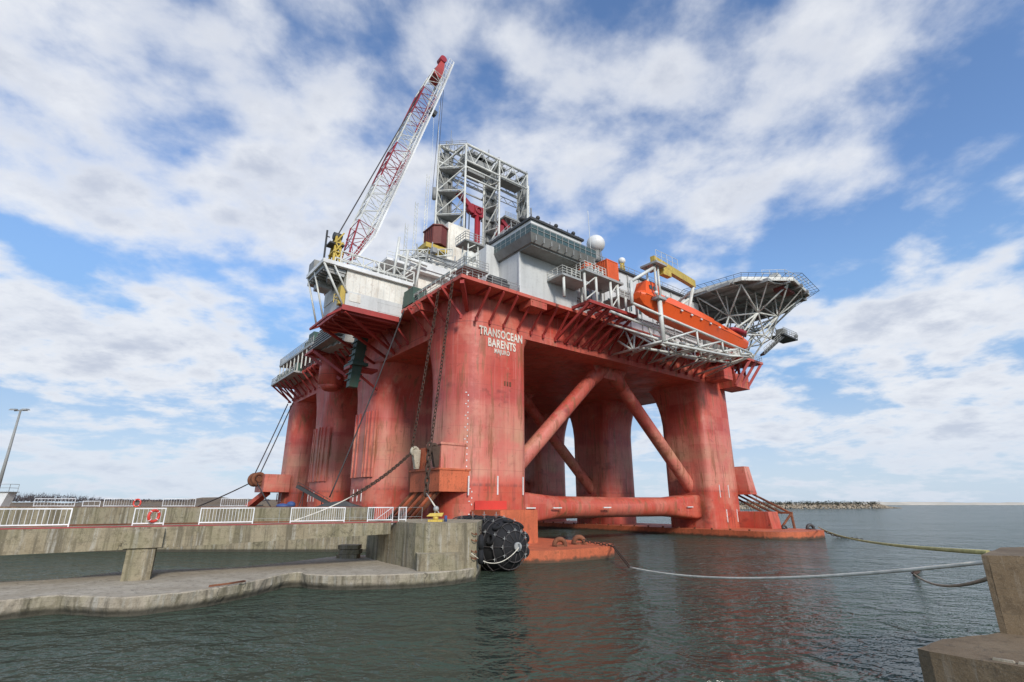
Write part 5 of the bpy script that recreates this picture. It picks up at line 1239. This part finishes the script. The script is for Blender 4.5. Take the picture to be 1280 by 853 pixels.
m = MB(); hp = bp(1.0, .2, -1.2); m.tube(hp, Vector((hp.x - .6, hp.y, 62)), .05, 4); m.tube(hp + U_ * .5, Vector((hp.x - 1.2, hp.y + .3, 62)), .05, 4); m.build('hoist_rope', 'cable', crn)
m = MB(); m.tube(Vector((hp.x - .9, hp.y + .1, 62)), Vector((hp.x - .9, hp.y + .1, 59.6)), .4, 8); m.build('hook_block', 'grey2', crn)

# ------------------------------------------------------------------ chains, ropes, fenders
def sag(a, b, s_, n=20):
    a, b = Vector(a), Vector(b); return [a.lerp(b, i / n) - Vector((0, 0, 4 * s_ * (i / n) * (1 - i / n))) for i in range(n + 1)]
def line(name, label, cat, pts, mat, r, group=None): return tag(MB().path(pts, r, 7).build(name, mat), label, cat, group)
def chain(name, label, pts, L=.8, r=.1, group=None): return tag(MB().chain(pts, L, r).build(name, 'chain'), label, 'chain', group)
chain('mooring_chain', 'rusty chain hanging nearer the rig lettering down to the dark fairlead', [W(-.1, 1.9, 31.4), W(-.2, 2.2, 28.6), W(-.5, 4.6, 11.9)], .55, .055)
chain('mooring_chain', 'rusty chain hanging on the left of the near column to the pale fairlead', [W(-.1, 5.3, 31.4), W(-.2, 5.6, 28.6), W(-.5, 9.2, 11.7)], .55, .055)
chain('mooring_chain', 'short thick chain hanging below the dark fairlead', [W(-.75, 4.5, 11.6), W(-.8, 4.6, 6.2)], .8, .13)
pa = W(-.7, 9.4, 11.0); pe = Vector((-17.6, 44.0, 4.0))
pm_ = pa.lerp(pe, .60)
pts = sag(pa, pe, .9); chain('mooring_chain', 'dark chain running from the pale fairlead towards the pier', pts[:13], .6, .07)
line('mooring_rope', 'white rope continuing the dark chain down to the pier', 'rope', pts[12:], 'rope', .055)
line('mooring_cable', 'thin dark cable running down from the deck edge to the quay', 'cable', sag(W(-.5, 14, 31.3), Vector((-22.5, 66, 6.0)), .6), 'cable', .09)
ya = Vector((-5.9, 41.2, 3.95))
line('mooring_rope', 'short white rope from the hanging chain to the yellow hook', 'rope', [W(-.8, 4.6, 6.4), Vector((-5.95, 42.0, 5.0))], 'rope', .06)
yh = thing('mooring_hook', 'yellow quick-release mooring hook on the dolphin block', 'mooring hook', (-5.9, 41.9, 3.95))
MB().box((-.55, -.35, 0), (.55, .35, .16)).build('base', 'yellow', yh, bevel=.03)
m = MB(); m.tube((0, 0, .16), (0, 0, .38), .22, 10); m.hexa([(-.7, -.2, .4), (.5, -.2, .4), (.5, .2, .4), (-.7, .2, .4)], [(-.45, -.16, .62), (.6, -.16, .66), (.6, .16, .66), (-.45, .16, .62)]); m.build('hook_head', 'yellow', yh)
m = MB(); m.sphere((0, 0, .95), .22, 10, 7); m.tube((-.1, 0, .62), (0, 0, .95), .04); m.tube((.25, 0, .62), (0, 0, .95), .04); m.build('shackle', 'galv', yh)
m = MB(); m.tube((.75, .2, 0), (.75, .2, .45), .12, 8); m.build('cap', 'blue', yh)
for i, (a, b, lab) in enumerate(((W(2.3, 77.6, 27.6), W(-2.9, 77.0, 11.0), 'outer of two dark cables at the rig far end'), (W(2.4, 74.0, 27.3), W(-2.6, 73.6, 11.0), 'inner of two dark cables at the rig far end'), (W(-3.3, 77, 9.6), Vector((-56, 96, 4.8)), 'dark mooring cable going down to the quay left of the rig'), (W(-2.9, 73, 9.4), Vector((-44, 98, 4.8)), 'short dark cable dropping below the far fairlead'))):
    line('mooring_cable', lab, 'cable', sag(a, b, .15), 'cable', .12, 'dark cables at the rig far end')
# right side ropes
bp1 = W(10.8, -7.6, 1.3); rpe = Vector((9.6, 45.2, .35))
chain('mooring_chain', 'dark chain from the near pontoon bollard to the white rope', [W(11.8, -7.4, 1.5), W(12.6, -10.7, 1.15), rpe], .42, .045)
line('mooring_rope', 'long white mooring rope sagging from the near pontoon to the mooring block', 'rope', sag(rpe, Vector((14.3, 16.7, 3.62)), .62, 30), 'rope', .06)
yr = sag(W(67.2, -8.6, 1.5), Vector((14.6, 16.9, 3.86)), .6, 30)
line('mooring_rope', 'yellow mooring rope from the far pontoon to the mooring block', 'rope', yr, 'yrope', .075)
chain('mooring_chain', 'dark chain dipping into the water beside the far pontoon tip', [W(67.0, -9.3, 1.0), W(66.9, -10.9, .3), W(66.3, -13, .02), W(65.5, -15.5, -.12)], .5, .06)
line('mooring_rope', 'short brown rope rising from the water to the mooring block', 'rope', sag(Vector((31.5, 43.8, .05)), Vector((14.2, 16.6, 3.2)), .5), 'brope', .06)
chain('mooring_chain', 'short dark chain at the water end of the brown rope', [Vector((34.6, 47.2, -.12)), Vector((31.4, 43.6, .1))], .45, .08)
# big floating fender
fd = thing('floating_fender', 'big black floating fender in a tyre and chain net between dolphin and rig', 'fender', W(-2.5, -8.6, 0), YAW)
fz, fr_ = 1.95, 2.35
m = MB(); prof = [(-5.0, .45), (-4.8, 1.1), (-4.2, 1.7), (-3.3, 2.08), (-2.5, 2.15), (2.5, 2.15), (3.3, 2.08), (4.2, 1.7), (4.8, 1.1), (5.0, .45)]
m.loft([[(r * math.cos(2 * math.pi * k / 28), y, fz + r * math.sin(2 * math.pi * k / 28)) for k in range(28)] for y, r in prof], smooth=True); m.build('body', 'rubber', fd)
ch = MB()
for k in range(12):
    t = 2 * math.pi * k / 12
    ch.path([((r + .1) * math.cos(t), y, fz + (r + .1) * math.sin(t)) for y, r in prof], .035, 5)
for y, r in prof[1:-1]: ch.torus((0, y, fz), (0, 1, 0), r + .1, .05, 28, 5)
ch.build('net', 'cable', fd)
tyre0 = None
for y in (-3.9, -2.2, -.4, 1.4):
    for k in range(10):
        t = 2 * math.pi * (k + .5 * (round(y * 10) % 2)) / 10
        if -2.9 < (t if t < math.pi else t - 2 * math.pi) < -.9: continue
        rad = 2.15 if abs(y) < 2.6 else 1.87
        if tyre0 is None:
            tyre0 = MB().torus((0, 0, 0), (1, 0, 0), .36, .13, 14, 7).build('tyre', 'rubber', fd); o = tyre0
        else:
            o = tyre0.copy(); COL.objects.link(o); o.parent = fd
        o.location = ((rad + .06) * math.cos(t), y, fz + (rad + .06) * math.sin(t)); o.rotation_euler = (0, -t, 0)
def shackle(c, a, b_):
    m = MB(); m.tube(c - a, c + a, .03, 4); m.tube(c - b_, c + b_, .03, 4); m.build('shackle', 'galv', fd)
for y, r in prof[1:4]:
    for k in range(12):
        t = 2 * math.pi * k / 12
        if math.sin(t) > -.8: shackle(Vector(((r + .16) * math.cos(t), y, fz + (r + .16) * math.sin(t))), Vector((.16, 0, 0)), Vector((0, 0, .16)))
for y in (-2.2, -.4, 1.4):
    for k in range(5):
        t = 2 * math.pi * (k + 2) / 12; shackle(Vector((-(2.4) * abs(math.cos(t)), y, fz + 2.4 * math.sin(t))), Vector((0, .25, 0)), Vector((0, 0, .25)))
m = MB(); m.tube((0, -5.0, fz), (0, -5.25, fz), .35, 10); m.torus((0, -5.35, fz), (1, 0, 0), .22, .06, 10, 6); m.build('end_ring', 'galv', fd)
line('fender_rope', 'thin white rope slung from the fender ring to the dolphin', 'rope', sag(W(-2.5, -13.9, 1.9), Vector((-2.9, 39.5, 1.9)), .9), 'rope', .03)
for z, lab in ((2.55, 'upper black tyre fender on the dolphin corner'), (1.6, 'lower black tyre fender on the dolphin corner')):
    o = thing('tyre_fender', lab, 'tyre fender', (-2.3, 40.6, z), R(-10)); MB().torus((0, 0, 0), (1, .2, 0), .38, .2, 18, 9).build('tyre', 'rubber', o)
    MB().chain([(0, 0, .4), (-.1, 0, 1.1)], .2, .02).build('hanging_chain', 'chain', o)
